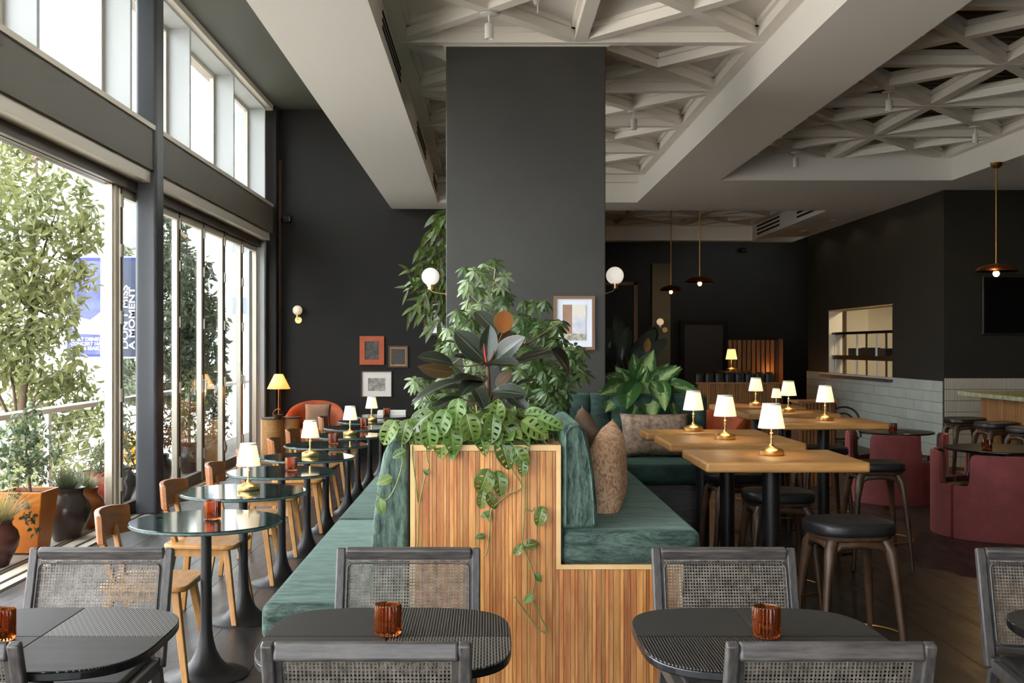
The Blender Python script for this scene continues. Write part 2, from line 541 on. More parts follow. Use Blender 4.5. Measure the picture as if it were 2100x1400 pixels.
    L.new(m2.outputs[0], rp.inputs[0]); L.new(rp.outputs[0], p.inputs['Base Color'])
    p.inputs['Roughness'].default_value = .3
    tr = N.new('ShaderNodeBsdfTranslucent'); L.new(rp.outputs[0], tr.inputs[0])
    mx = N.new('ShaderNodeMixShader'); mx.inputs[0].default_value = .22
    L.new(p.outputs[0], mx.inputs[1]); L.new(tr.outputs[0], mx.inputs[2]); L.new(mx.outputs[0], N['Material Output'].inputs['Surface'])
    M['leaf_variegated'] = m


special_mats()


def leaf_mat(name, c1, c2, rib, edge, rough=.35, coat=.1, translucent=.1, rnd=.15, veins=.4, vs=46):
    m = bpy.data.materials.new(name); m.use_nodes = True
    N = m.node_tree.nodes; L = m.node_tree.links; p = N['Principled BSDF']

    def math_(op, a, b=None, c=None):
        n = N.new('ShaderNodeMath'); n.operation = op
        for i, v in enumerate((a, b, c)):
            if v is None: continue
            if isinstance(v, (int, float)): n.inputs[i].default_value = v
            else: L.new(v, n.inputs[i])
        return n.outputs[0]

    def mix(f, a, b):
        n = N.new('ShaderNodeMix'); n.data_type = 'RGBA'
        L.new(f, n.inputs[0])
        for k, v in ((6, a), (7, b)):
            if isinstance(v, tuple): n.inputs[k].default_value = lin(v)
            else: L.new(v, n.inputs[k])
        return n.outputs[2]
    uv = N.new('ShaderNodeUVMap'); sp = N.new('ShaderNodeSeparateXYZ'); L.new(uv.outputs[0], sp.inputs[0])
    au = math_('ABSOLUTE', math_('SUBTRACT', sp.outputs[0], .5))
    oi = N.new('ShaderNodeObjectInfo')
    nz = N.new('ShaderNodeTexNoise'); nz.inputs['Scale'].default_value = 7; L.new(uv.outputs[0], nz.inputs['Vector'])
    col = mix(nz.outputs['Fac'], c1, c2)
    hs = N.new('ShaderNodeHueSaturation'); L.new(math_('MULTIPLY_ADD', oi.outputs['Random'], 2 * rnd, 1 - rnd), hs.inputs['Value'])
    fr = math_('FRACT', math_('MULTIPLY', oi.outputs['Random'], 13.7))
    L.new(math_('MULTIPLY_ADD', fr, .04, .48), hs.inputs['Hue'])
    L.new(col, hs.inputs['Color']); col = hs.outputs[0]
    col = mix(math_('LESS_THAN', au, .022), col, rib)
    col = mix(math_('GREATER_THAN', au, .475), col, edge)
    L.new(col, p.inputs['Base Color'])
    h = math_('SINE', math_('MULTIPLY', math_('SUBTRACT', sp.outputs[1], math_('MULTIPLY', au, .7)), float(vs)))
    b = N.new('ShaderNodeBump'); b.inputs['Strength'].default_value = veins; b.inputs['Distance'].default_value = .004
    L.new(h, b.inputs['Height']); L.new(b.outputs[0], p.inputs['Normal'])
    p.inputs['Roughness'].default_value = rough; p.inputs['Coat Weight'].default_value = coat; p.inputs['Coat Roughness'].default_value = .2
    tr = N.new('ShaderNodeBsdfTranslucent'); L.new(col, tr.inputs[0])
    mx = N.new('ShaderNodeMixShader'); mx.inputs[0].default_value = translucent
    L.new(p.outputs[0], mx.inputs[1]); L.new(tr.outputs[0], mx.inputs[2]); L.new(mx.outputs[0], N['Material Output'].inputs['Surface'])
    M[name] = m


leaf_mat('leaf_rubber', (32, 40, 30), (44, 52, 38), (104, 108, 82), (96, 86, 62), .34, .2, .04, .18, .05, 150)
leaf_mat('leaf_amber', (158, 112, 46), (136, 94, 40), (190, 70, 40), (172, 128, 60), .45, .05, .25, .05, .05, 150)
leaf_mat('leaf_brown', (98, 78, 44), (80, 66, 40), (124, 96, 56), (120, 96, 58), .5, .05, .08, .1, .05, 150)
leaf_mat('leaf_monstera', (104, 128, 58), (74, 104, 46), (150, 168, 100), (128, 146, 76), .36, .08, .22, .38, .1, 44)


def point_light(name, loc, watts, col, parent=None, r=.03):
    ld = bpy.data.lights.new(name, 'POINT'); ld.energy = watts; ld.color = lin(col)[:3]; ld.shadow_soft_size = r
    o = bpy.data.objects.new(name, ld); C.objects.link(o); o.location = loc
    if parent is not None: o.parent = parent
    return o


def spot_light(name, loc, watts, col, parent, ang=1.9):
    ld = bpy.data.lights.new(name, 'SPOT'); ld.energy = watts; ld.color = lin(col)[:3]; ld.shadow_soft_size = .05; ld.spot_size = ang; ld.spot_blend = .6
    o = bpy.data.objects.new(name, ld); C.objects.link(o); o.location = loc; o.parent = parent
    return o


ORD = ['first', 'second', 'third', 'fourth', 'fifth', 'sixth', 'seventh', 'eighth', 'ninth', 'tenth', 'eleventh', 'twelfth']
# ------------------------------------------------------------------ the setting
ZS, ZL = 3.59, 3.86          # soffit underside, lattice underside
fl = struct(MB().box(-3.12, -3, -.12, 10, 24.5, -.014).build('floor', 'floor_base'), 'dark wood plank floor of the dining room', 'floor')
PW, PL = .325, 1.9
pm = {}
far_planks = MB()
for i in range(41):
    x0 = -3.10 + i * PW
    if x0 > 9.9: break
    off = (i * .73) % PL
    y = -2.9 - off
    while y < 24.3:
        a, b = max(y, -2.95), min(y + PL, 24.4)
        y += PL
        if b - a < .1: continue
        vis = b > 3.0 and a < 14.3 and x0 < 4.9 and x0 > -3.2 and abs(x0 + .15) < .50 * b + .2
        if vis:
            key = round(b - a, 3)
            if key not in pm:
                mb = MB().box(.0015, .0015, -.013, PW - .0015, key - .0015, 0)
                me = mb.mesh('plank'); me.materials.append(M['floor_wood']); pm[key] = me
            piece('plank', pm[key], fl, (x0, a, 0))
        else:
            far_planks.box(x0 + .0015, a + .0015, -.013, x0 + PW - .0015, b - .0015, 0)
far_planks.build('planks', 'floor_wood', fl, fix=False, kind='stuff')

struct(MB().box(-4.4, -4, -.25, -3.3, 26, -.01).build('terrace_floor', 'terrace_stone'), 'pale stone terrace strip outside the folding doors', 'floor')
struct(MB().box(-160, -60, -1.3, -4.4, 200, -1.2).build('ground', 'street'), 'sunlit pale street below the terrace', 'ground')
tr = struct(MB().box(-3.4, -3, -.05, -3.12, 16.1, .012).build('trim_1', 'aluminium'), 'aluminium door track set in the floor edge', 'trim')
for x in (-3.37, -3.33, -3.2):
    MB().box(x - .008, -3, .012, x + .008, 16.1, .02).build('track_rail', 'alu_dark', tr)

struct(MB().box(-4.15, -5, 5.5, -3.45, 18, 5.65).build('roof_overhang', 'far_building_warm'), 'roof overhang above the terrace', 'roof')
# left facade: header, ledge, tracks
h = struct(MB().box(-3.34, -3, 3.2, -3.1, 16.3, 3.57).build('wall_left', 'header_paint'), 'dark olive header beam above the folding doors', 'wall')
MB().box(-3.42, -3, 3.57, -3.08, 16.15, 3.615).build('sill_trim', 'aluminium', h)
MB().box(-3.4, -3, 3.09, -3.13, 16.1, 3.2).build('ledge', 'aluminium', h)
for i, x in enumerate((-3.38, -3.33, -3.27)):
    MB().box(x - .022, -3, 3.0, x + .022, 16.1, 3.09).build('track_rail', 'alu_dark', h)
MB().box(-3.45, -3, 4.98, -3.1, 16.3, 5.05).build('head_trim', 'aluminium', h)
p = struct(MB().box(-3.45, 16.22, 0, -3.06, 16.5, 5.05).build('trim_2', 'charcoal'), 'dark end pier between windows and back wall', 'trim')
MB().box(-3.07, 16.44, 0, -3.03, 16.5, 4.3).build('wood_strip', 'frame_dark', p)
MB().box(-3.37, 16.09, 0, -3.2, 16.22, 3.09).build('pale_jamb', 'reveal_paint', p, bevel=.01)
st = struct(MB().box(-3.27, 10.4, 0, -3.07, 10.65, 5.05).build('column_1', 'steel_paint', bevel=.03, seg=4, smooth=40), 'grey painted steel column between the window bays', 'column')
MB().box(-3.24, 10.3, 3.22, -3.12, 10.41, 3.56).build('bracket', 'header_paint', st)

# clerestory windows with deep fins
ys = [-2.3, -.25, 1.8, 3.85, 5.9, 7.97, 10.04, 12.03, 14.1, 16.07]
wh = ['above the near end', 'above the open bay', 'above the foliage', 'above the plant pots', 'over the tree', 'over the open bay corner', 'straddling the steel column', 'beyond the steel column', 'nearest the back wall']
for i in range(9):
    a, b = ys[i], ys[i + 1]
    w = bpy.data.objects.new('window_%d' % (i + 1), None); C.objects.link(w); w.location = (-3.2, a, 3.6)
    struct(w, 'tall clerestory window with deep white reveal ' + wh[i], 'window')
    L = b - a
    MB().box(-.26, L - .055, .01, .02, L, 1.39).build('fin', 'reveal_paint', w, bevel=.004)
    MB().box(-.24, .0, -.01, .02, L - .055, .012).build('sill_board', 'reveal_paint', w)
    MB().box(-.24, .0, 1.36, .02, L - .055, 1.385).build('head_board', 'reveal_paint', w)
    fr = MB()
    for (y0, y1, z0, z1) in ((0, .05, .012, 1.36), (L - .105, L - .055, .012, 1.36), (.05, L - .105, .012, .05), (.05, L - .105, 1.32, 1.36)):
        fr.box(-.27, y0, z0, -.22, y1, z1)
    fr.build('window_frame', 'aluminium', w)
    MB().box(-.25, .05, .05, -.244, L - .105, 1.32).build('pane', 'clear_glass', w)

# folding glass doors
def leaf(n, y0, y1, label, handle=False):
    d = bpy.data.objects.new('door_%d' % n, None); C.objects.link(d); d.location = (-3.33, y0, 0.02)
    struct(d, label, 'door')
    L = y1 - y0; H = 2.98
    s1 = MB().box(-.03, .005, 0, .03, .075, H).build('stile', 'aluminium', d, bevel=.006)
    s2 = MB().box(-.03, L - .075, 0, .03, L - .005, H).build('stile', 'aluminium', d, bevel=.006)
    MB().box(-.028, .075, 0, .028, L - .075, .11).build('bottom_rail', 'alu_dark', d)
    MB().box(-.028, .075, H - .08, .028, L - .075, H).build('top_rail', 'aluminium', d)
    MB().box(.03, -.012, 0, .036, .02, H).build('gasket', 'alu_dark', d)
    MB().box(-.006, .07, .1, .006, L - .07, H - .07).build('pane', 'clear_glass', d)
    for z in (.25, 1.05, 1.75, 2.35, 2.8):
        MB().box(.03, -.022, z, .052, .022, z + .12).build('hinge', 'hinge_metal', s1, bevel=.004)
    if handle:
        t = MB().tube([(.03, L - .045, 1.16), (.075, L - .045, 1.16), (.075, L - .045, 1.02), (.07, L - .045, .98)], .011, 8)
        t.box(.03, L - .06, 1.02, .036, L - .03, 1.22)
        t.build('handle', 'hinge_metal', s2, smooth=40)
    return d

leaf(1, 10.09, 10.93, 'folding glass door leaf beside the open bay, before the steel column')
dl = ['first glass door leaf past the steel column', 'second glass door leaf past the steel column, with a lever handle', 'third glass door leaf past the steel column', 'fourth glass door leaf past the steel column, with a lever handle', 'last glass door leaf, against the pale jamb']
for i in range(5):
    leaf(2 + i, 10.98 + i * 1.02, 12.0 + i * 1.02, dl[i], i in (1, 3))
jb = struct(MB().box(-3.37, 9.86, .02, -3.30, 9.9, 3.0).box(-3.36, 9.93, .02, -3.29, 9.96, 3.0).box(-3.37, 9.99, .02, -3.30, 10.05, 3.0).build('trim_3', 'aluminium', bevel=.005), 'stacked aluminium stiles at the edge of the open bay', 'trim')

# ceilings
struct(MB().box(-3.46, -3, 5.05, -1.2, 16.6, 5.2).build('ceiling_left', 'dark_ceiling'), 'dark olive ceiling above the windows', 'ceiling')
struct(MB().box(-3.5, -3.2, 5.2, 10.3, 24.7, 5.35).build('roof_slab', 'deck_dark'), 'roof slab', 'ceiling')
ce = MB()
ce.box(-1.41, -3, ZS, -.70, 16.5, 5.05)                 # beam over the cafe tables
ce.box(2.10, -3, ZS, 2.83, 15.75, 4.6)                  # beam right of the column
ce.box(-.70, 15.75, ZS, 5.9, 16.7, 4.6)                 # cross beam
ce.box(2.83, 13.65, ZS, 5.65, 15.75, 4.6)
ce.box(5.65, -3, ZS, 10, 14.5, 4.6)                     # soffit towards the bar
ce.box(5.65, 14.5, ZS, 5.9, 15.75, 4.6)
ce.box(5.05, 16.7, ZS, 5.9, 21.8, 4.6)
ce.box(-.70, 21.4, ZS, 5.05, 21.8, 4.6)
ce.box(-.70, 16.7, ZS, 1.2, 21.4, 4.6)
ceil = struct(ce.build('ceiling', 'white_paint'), 'white plaster ceiling beams and soffits', 'ceiling')
MB().box(-.72, -3, ZL + .11, 2.12, 15.8, ZL + .2).build('coffer_panel', 'panel_white', ceil)
MB().box(1.1, 16.6, ZL + .11, 5.1, 21.5, ZL + .2).build('coffer_panel', 'panel_white', ceil)
dk = struct(MB().box(2.8, -3, 4.3, 5.7, 13.7, 4.6).build('ceiling_deck', 'deck_dark'), 'dark ribbed deck above the open lattice', 'ceiling')
rib = MB().box(0, 0, 0, 2.8, .07, .05).mesh('deck_rib'); rib.materials.append(M['deck_dark'])
for k in range(58):
    piece('deck_rib', rib, dk, (2.84, 4.5 + k * .157, 4.25))
struct(MB().box(1.0, 21.8, 4.1, 8.2, 24.5, 4.2).build('ceiling_far', 'charcoal'), 'dark ceiling over the far booths', 'ceiling')


def lattice(name, label, x0, nx, cw, yn, z0):
    root = bpy.data.objects.new(name, None); C.objects.link(root); root.location = (x0, yn[0], z0)
    struct(root, label, 'ceiling')

    def bar(ln, dz):
        mb = MB().box(0, -.048, dz, ln, .048, .08).box(0, -.078, .075, ln, .078, .115)
        me = mb.mesh('lattice_bar'); me.materials.append(M['lattice_white']); return me
    cdp = yn[1] - yn[0]
    bx = bar(cw, 0); by = bar(cdp, .002); bd = bar(math.hypot(cw, cdp) / 2, .004)
    ang = math.atan2(cdp, cw)
    for j, y in enumerate(yn):
        for i in range(nx):
            piece('lattice_bar', bx, root, (i * cw, y - yn[0], 0))
            if j < len(yn) - 1:
                cx, cy = (i + .5) * cw, y - yn[0] + cdp / 2
                for a in (ang, PI - ang, PI + ang, -ang):
                    piece('lattice_bar', bd, root, (cx, cy, 0), (0, 0, a))
    for j in range(len(yn) - 1):
        for i in range(nx + 1):
            piece('lattice_bar', by, root, (min(max(i * cw, .05), nx * cw - .05), yn[j] - yn[0], 0), (0, 0, PI / 2))
    return root

lattice('ceiling_lattice', 'white triangular ceiling lattice in the coffer above the planter column', -.70, 2, 1.4, [3.7 + 1.6 * k for k in range(8)], ZL)
lattice('ceiling_lattice', 'open white triangular lattice over the bar tables', 2.83, 2, 1.41, [4.47 + 1.565 * k for k in range(7)], ZL)
lattice('ceiling_lattice', 'small white triangular lattice above the far pendants', 1.2, 3, 1.283, [16.75 + 1.55 * k for k in range(4)], ZL)
MB().box(-.70, 15.62, ZL, 2.1, 15.76, ZL + .16).build('coffer_edge', 'lattice_white', ceil)
# linear air slots
for (y0, y1) in ((7.45, 9.0), (11.1, 12.7), (14.4, 15.4)):
    for z in (3.68, 3.73, 3.78):
        MB().box(-.705, y0, z, -.694, y1, z + .022).build('air_slot', 'vent_dark', ceil)
for (y0, y1) in ((19.4, 21.0), (17.2, 18.3)):
    for z in (3.66, 3.73, 3.80):
        MB().box(5.044, y0, z, 5.056, y1, z + .03).build('air_slot', 'vent_dark', ceil)

# walls
wb = struct(MB().box(-3.5, 16.5, 0, 1.2, 16.7, 5.2).build('wall_back', 'charcoal'), 'dark charcoal back wall with framed pictures', 'wall')
struct(MB().box(1.0, 16.7, 0, 1.2, 24.5, 4.6).build('wall_return', 'charcoal_lit'), 'dark wall beside the far booths', 'wall')
struct(MB().box(1.0, 24.0, 0, 8.2, 24.2, 4.2).build('wall_far', 'charcoal_lit'), 'dark far wall behind the booths', 'wall')
struct(MB().box(8.0, 20.65, 0, 8.2, 24.0, 4.2).build('wall_recess', 'charcoal_lit'), 'dark recess wall beyond the kitchen', 'wall')
wr = MB()
wr.box(5.9, 14.5, 0, 6.12, 16.35, 4.6).box(5.9, 19.4, 0, 6.12, 20.65, 4.6).box(5.9, 16.35, 0, 6.12, 19.4, 1.08).box(5.9, 16.35, 2.19, 6.12, 19.4, 4.6)
wr = struct(wr.build('wall_right', 'charcoal_lit'), 'dark wall with kitchen pass window above pale tiles', 'wall')
struct(MB().box(6.12, 14.5, 0, 10, 14.7, 4.6).build('wall_bar', 'charcoal_lit'), 'dark wall behind the bar', 'wall')
struct(MB().box(10, -3, 0, 10.2, 14.7, 5.2).build('wall_side', 'charcoal'), 'far side wall beyond the bar', 'wall')
rw = MB()
rw.box(-3.4, -3.2, 3.3, 10.2, -3, 5.2).box(-3.4, -3.2, 0, 10.2, -3, .1).box(1.2, -3.2, .1, 10.2, -3, 3.3).box(-3.4, -3.2, .1, -3.1, -3, 3.3)
rwo = struct(rw.build('wall_front', 'charcoal'), 'unseen front wall with glazing sized for its light', 'wall')
MB().box(-3.1, -3.12, .1, 1.2, -3.11, 3.3).build('pane', 'clear_glass', rwo)  # unseen glazing behind the camera, width set by the daylight it lets in
for x in (-1.65, -.2):
    MB().box(x - .03, -3.15, .1, x + .03, -3.06, 3.3).build('mullion', 'aluminium', rwo)
struct(MB().box(-4.4, -60, -.25, 60, -3.2, -.05).build('pavement', 'street'), 'pavement in front of the street window', 'ground')

# tiled wainscot: long tiles on the kitchen wall, small upright tiles on the bar wall
TH, TL = .14, .63
gb = struct(MB().box(5.885, 14.49, 0, 5.9, 20.65, 1.12).build('trim_4', 'grout_green'), 'pale green glazed tile wainscot under the kitchen window', 'trim')
tm = {}
for r in range(8):
    y = 14.49 - (.31 if r % 2 else 0)
    while y < 20.65:
        a, b = max(y, 14.49), min(y + TL, 20.65)
        y += TL
        if b - a < .05: continue
        k = round(b - a, 3)
        if k not in tm:
            me = MB().box(-.014, .0025, .003, 0, k - .0025, TH - .003).mesh('tile'); me.materials.append(M['tile_green']); tm[k] = me
        piece('tile', tm[k], gb, (5.886, a, r * TH))
gb2 = struct(MB().box(5.885, 14.485, 0, 7.9, 14.5, 1.16).build('trim_5', 'grout'), 'cream ribbed tile wainscot behind the bar', 'trim')
ft = MB()
for r in range(8):
    for k in range(76):
        x = 5.9 + k * .0262
        ft.box(x, 14.475, r * .145 + .003, x + .0215, 14.486, r * .145 + .142)
ft.build('ribbed_tiles', 'tile_cream', gb2, fix=False, kind='stuff')

# kitchen behind the pass
kr = MB()
kr.box(6.12, 21.0, 0, 9, 21.1, 3).box(9, 14.7, 0, 9.1, 21.1, 3).box(6.12, 14.7, 2.9, 9, 21.1, 3)
kr = struct(kr.build('wall_kitchen', 'kitchen_wall'), 'bright cream kitchen walls seen through the pass window', 'wall')
MB().box(6.6, 20.62, 0, 7.0, 20.99, 2.88).build('kitchen_pier', 'kitchen_wall', kr)
MB().box(5.9, 16.32, 2.17, 6.13, 19.42, 2.195).build('opening_head', 'trim_wood', wr)
MB().box(5.9, 19.385, 1.08, 6.13, 19.405, 2.19).build('opening_jamb', 'kitchen_wall', wr)
MB().box(5.78, 16.25, 1.05, 6.2, 19.55, 1.09).build('pass_sill', 'black_wood', wr)

# the dark painted column in the planter
co = struct(MB().box(-.317, 8.56, 0, .90, 9.75, ZL + .06).build('column_2', 'column_paint', bevel=.006), 'wide dark painted column rising from the planter', 'column')
cap = MB().box(-.34, 8.535, ZL - .004, .925, 9.78, ZL + .1).build('cap', 'lattice_white', co)
struct(MB().box(XP(1338, 19.5), 19.5, 0, XP(1375, 19.5), 19.8, ZP(540, 19.5)).build('column_3', 'pier_olive'), 'slim olive pier carrying a globe sconce', 'column')
struct(MB().box(XP(1300, 20.5), 20.5, 0, XP(1308, 20.5), 20.56, ZP(578, 20.5)).box(1.2, 20.5, ZP(584, 20.5), XP(1308, 20.5), 20.56, ZP(578, 20.5)).build('trim_6', 'frame_brown'), 'pale brown portal frame in the dark recess', 'trim')
d = bpy.data.objects.new('door_7', None); C.objects.link(d); d.location = (XP(1395, 23.9), 23.94, 0)
struct(d, 'dark brown door in the far wall', 'door')
dw = XP(1493, 23.9) - XP(1395, 23.9); dz = ZP(657, 23.9)
MB().box(0, -.05, 0, .09, .05, dz).box(dw - .09, -.05, 0, dw, .05, dz).box(.09, -.05, dz - .09, dw - .09, .05, dz).build('door_frame', 'charcoal', d)
MB().box(.09, -.02, 0, dw - .09, .03, dz - .09).build('door_panel', 'door_dark', d)
# ------------------------------------------------------------------ small shared objects
def make_lamp():
    t = thing('table_lamp', '', 'lamp')
    MB().lathe([(.062, 0), (.064, .004), (.064, .026), (.06, .03), (.03, .04), (.012, .048), (.008, .06), (.0, .06)], 32).build('lamp_base', 'brass', t, smooth=35)
    MB().lathe([(.0055, .05), (.0055, .088), (.009, .09), (.009, .095), (.0065, .097), (.0065, .108), (.0095, .11), (.0095, .116), (.006, .12), (.006, .19), (.0, .19)], 16).build('stem', 'brass', t, smooth=40)
    sh = MB(); n = 48
    for z, r in ((.142, .068), (.146, .068), (.264, .0455), (.268, .045)):
        for k in range(n):
            a = 2 * PI * k / n
            rr = r * (1 + .012 * math.cos(a * 24))
            sh.v.append((rr * math.cos(a), rr * math.sin(a), z))
    for i in range(3):
        for k in range(n):
            l = (k + 1) % n
            sh.f.append((i * n + k, i * n + l, (i + 1) * n + l, (i + 1) * n + k))
    so = sh.build('lamp_shade', 'shade_lit', t, smooth=60, solid=.0015)
    MB().lathe([(.0455, .262), (.0465, .264), (.0465, .27), (.0455, .272)], 32).build('shade_rim', 'paper', so, smooth=40)
    MB().sphere((0, 0, .205), .014, 12, 8).build('bulb', 'bulb', t, smooth=180)
    point_light('lamp_light', (0, 0, .195), 2.1, (255, 226, 186), t, .012)
    return t

LAMP0 = make_lamp(); _lamp_used = [False]


def lamp(x, y, z, label, group):
    if not _lamp_used[0]:
        _lamp_used[0] = True
        KIDS[LAMP0.name] = kids(LAMP0)
        LAMP0.location = (x, y, z); tag(LAMP0, label, 'lamp', group); return LAMP0
    return copy_tree(LAMP0, loc=(x, y, z), rz=R(0, 3), label=label, group=group)


def make_candle():
    t = thing('candle_glass', '', 'candle holder')
    n = 96; prof = [(.033, .0), (.0375, .004), (.0385, .012), (.0385, .086), (.0375, .09), (.0355, .09), (.0345, .086), (.0345, .014), (.03, .010), (0, .010)]
    mb = MB()
    for i, (r, z) in enumerate(prof):
        for k in range(n):
            a = 2 * PI * k / n
            rr = r * (1 + (.07 * math.cos(a * 24) if 1 <= i <= 4 and .01 < z < .088 else 0))
            mb.v.append((rr * math.cos(a), rr * math.sin(a), z))
    for i in range(len(prof) - 1):
        for k in range(n):
            l = (k + 1) % n
            mb.f.append((i * n + k, i * n + l, (i + 1) * n + l, (i + 1) * n + k))
    mb.f.append(tuple(range(n))[::-1])
    mb.build('ribbed_glass', 'amber_glass', t, smooth=50)
    MB().lathe([(.0, .0105), (.019, .0105), (.019, .024), (.0, .024)], 16).build('tealight', 'paper', t, smooth=40)
    return t

CAND0 = make_candle(); _cand_used = [False]


def candle(x, y, z, label, group):
    if not _cand_used[0]:
        _cand_used[0] = True
        KIDS[CAND0.name] = kids(CAND0)
        CAND0.location = (x, y, z); tag(CAND0, label, 'candle holder', group); return CAND0
    return copy_tree(CAND0, loc=(x, y, z), rz=R(0, 3), label=label, group=group)


# ------------------------------------------------------------------ foreground: black tables, caned chairs
def sqpt(a, n, th):
    c, s = math.cos(th), math.sin(th)
    return (a * math.copysign(abs(c) ** (2 / n), c), a * math.copysign(abs(s) ** (2 / n), s))


def black_table(x, y, mats, label):
    t = thing('square_table', label, 'table', (x, y, 0), 0, 'black grooved tables in front')
    a, n = .362, 3.6
    MB().prism([sqpt(a, n, 2 * PI * k / 64) for k in range(64)], .692, .7145).build('top_core', 'black_gloss', t, bevel=.004)
    for q in range(4):
        g = .0012
        sx, sy = ((1, 1), (-1, 1), (-1, -1), (1, -1))[q]
        pts = [(g * sx, g * sy)]
        for k in range(17):
            px, py = sqpt(a, n, q * PI / 2 + PI / 2 * k / 16)
            pts.append((sx * max(abs(px), g), sy * max(abs(py), g)))
        MB().prism(pts, .7145, .72).build('top_segment', mats[q], t, bevel=.002, seg=2)
    MB().lathe([(.2, 0), (.2, .008), (.05, .03), (.035, .06), (.035, .68), (.1, .69), (0, .69)], 32).build('pedestal', 'black_metal', t, smooth=40)
    return t

# segment order: far right, far left, near left, near right
black_table(-.293, 3.29, ['groove_a', 'groove_fine', 'groove_c', 'groove_d'], 'black grooved square table at the slatted planter end')
black_table(-1.31, 3.29, ['groove_d', 'groove_fine', 'groove_fine', 'groove_fine'], 'black woven-grooved square table by the open doors')
black_table(.80, 3.29, ['groove_fine', 'groove_fine', 'groove_a', 'groove_fine'], 'black square table in front of the bar stools')
black_table(1.97, 3.29, ['groove_fine', 'groove_a', 'groove_fine', 'groove_d'], 'black square table cut by the frame edge near the red chairs')
for x, y, l in ((-.295, 3.31, 'amber ribbed candle glass on the table before the planter'), (-1.41, 3.25, 'amber ribbed candle glass on the table by the open doors'), (.815, 3.28, 'amber ribbed candle glass on the table before the bar stools')):
    candle(x, y, .72, l, 'amber candle glasses')


def make_cane_chair():
    t = thing('cane_chair', '', 'chair')
    W2 = .272; zb, zt = .43, .815; yb, yt = .17, .285      # back leans away from the sitter (front is -Y)

    def pb(x, z, off=0):
        k = (z - zb) / (zt - zb)
        return Vector((x, yb + (yt - yb) * k + off, z))
    for s in (-1, 1):
        mb = MB()
        mb.beam(pb(s * (W2 - .02), .40), pb(s * (W2 - .02), zt - .002), .04, .036, .03, .034, up=(1, 0, 0))
        o = mb.build('back_post', 'black_wood_z', t, bevel=.006, smooth=40)
        MB().beam((s * .235, .155, .44), (s * .25, .27, 0), .04, .04, .028, .028, up=(1, 0, 0)).build('leg', 'black_wood_z', t, bevel=.005)
        MB().beam((s * .235, -.2, .44), (s * .25, -.235, 0), .04, .04, .028, .028, up=(1, 0, 0)).build('leg', 'black_wood_z', t, bevel=.005)
        MB().box(s * .235 - .018, -.2, .385, s * .235 + .018, .17, .43).build('side_rail', 'black_wood_z', t, bevel=.004)
    MB().beam(pb(-W2 + .036, .7905), pb(W2 - .036, .7905), .034, .05, up=(0, -.3, 1)).build('top_rail', 'black_wood', t, bevel=.008, seg=3, smooth=40)
    MB().beam(pb(-W2 + .039, .462), pb(W2 - .039, .462), .03, .035, up=(0, -.3, 1)).build('lower_rail', 'black_wood', t, bevel=.006)
    MB().box(-.235, -.22, .385, .235, -.185, .43).build('front_rail', 'black_wood', t, bevel=.004)
    # thin bead round the caned panel
    bead = MB(); pts = []
    x1, z0, z1, rr = .226, .482, .762, .022
    for cx, cz, a0 in ((x1 - rr, z1 - rr, 0), (-x1 + rr, z1 - rr, PI / 2), (-x1 + rr, z0 + rr, PI), (x1 - rr, z0 + rr, 3 * PI / 2)):
        for k in range(5):
            a = a0 + PI / 2 * k / 4
            pts.append(pb(cx + rr * math.cos(a), cz + rr * math.sin(a), -.016))
    bead.tube(pts, .0035, 6, closed=True)
    bead.build('panel_bead', 'black_wood', t, smooth=60)
    # filler frame behind the bead
    for s in (-1, 1):
        MB().beam(pb(s * .229, .47, -.003), pb(s * .229, .775, -.003), .012, .02, up=(1, 0, 0)).build('panel_edge', 'black_wood_z', t)
    cn = MB(); pitch = .0106; w = .0048
    nx = int(.46 / pitch)
    for i in range(nx + 1):
        x = -.226 + i * .452 / nx
        o = .0012 if i % 2 else -.0012
        a, b = pb(x, .474, o - .008), pb(x, .77, o - .008)
        cn.add([a + Vector((-w / 2, 0, 0)), a + Vector((w / 2, 0, 0)), b + Vector((w / 2, 0, 0)), b + Vector((-w / 2, 0, 0))], [(0, 1, 2, 3)])
    nz = int(.296 / pitch)
    for i in range(nz + 1):
        z = .474 + i * .296 / nz
        o = .0012 if i % 2 else -.0012
        a, b = pb(-.226, z, -.0085 - o), pb(.226, z, -.0085 - o)
        dz = Vector((0, .0013, w / 2))
        cn.add([a - dz, b - dz, b + dz, a + dz], [(0, 1, 2, 3)])
    cn.build('cane_weave', 'cane', t, solid=.0012, fix=False, kind='stuff')
    MB().box(-.225, -.2, .425, .225, .15, .45).build('seat', 'black_leather', t, bevel=.012, seg=3, smooth=40)
    return t

CH0 = make_cane_chair(); KIDS[CH0.name] = kids(CH0)
spots = [((-.296, 3.93), 0, 'caned black chair facing us, centred before the slatted planter'),
         ((-1.447, 3.93), 0, 'caned black chair facing us beside the open doors'),
         ((.884, 3.93), 0, 'caned black chair facing us before the bar stools'),
         ((2.065, 3.9), -.12, 'caned black chair facing us, cut by the picture edge near the red armchairs'),
         ((-.31, 3.145), PI, 'caned black chair with its back to us before the planter'),
         ((-1.46, 3.145), PI, 'caned black chair with its back to us, cut off beside the doors'),
         ((.878, 3.145), PI, 'caned black chair with its back to us before the bar stools')]
for i, (xy, rz, l) in enumerate(spots):
    if i == 0:
        CH0.location = (xy[0], xy[1], 0); tag(CH0, l, 'chair', 'caned black chairs')
    else:
        copy_tree(CH0, loc=(xy[0], xy[1], 0), rz=rz, label=l, group='caned black chairs')

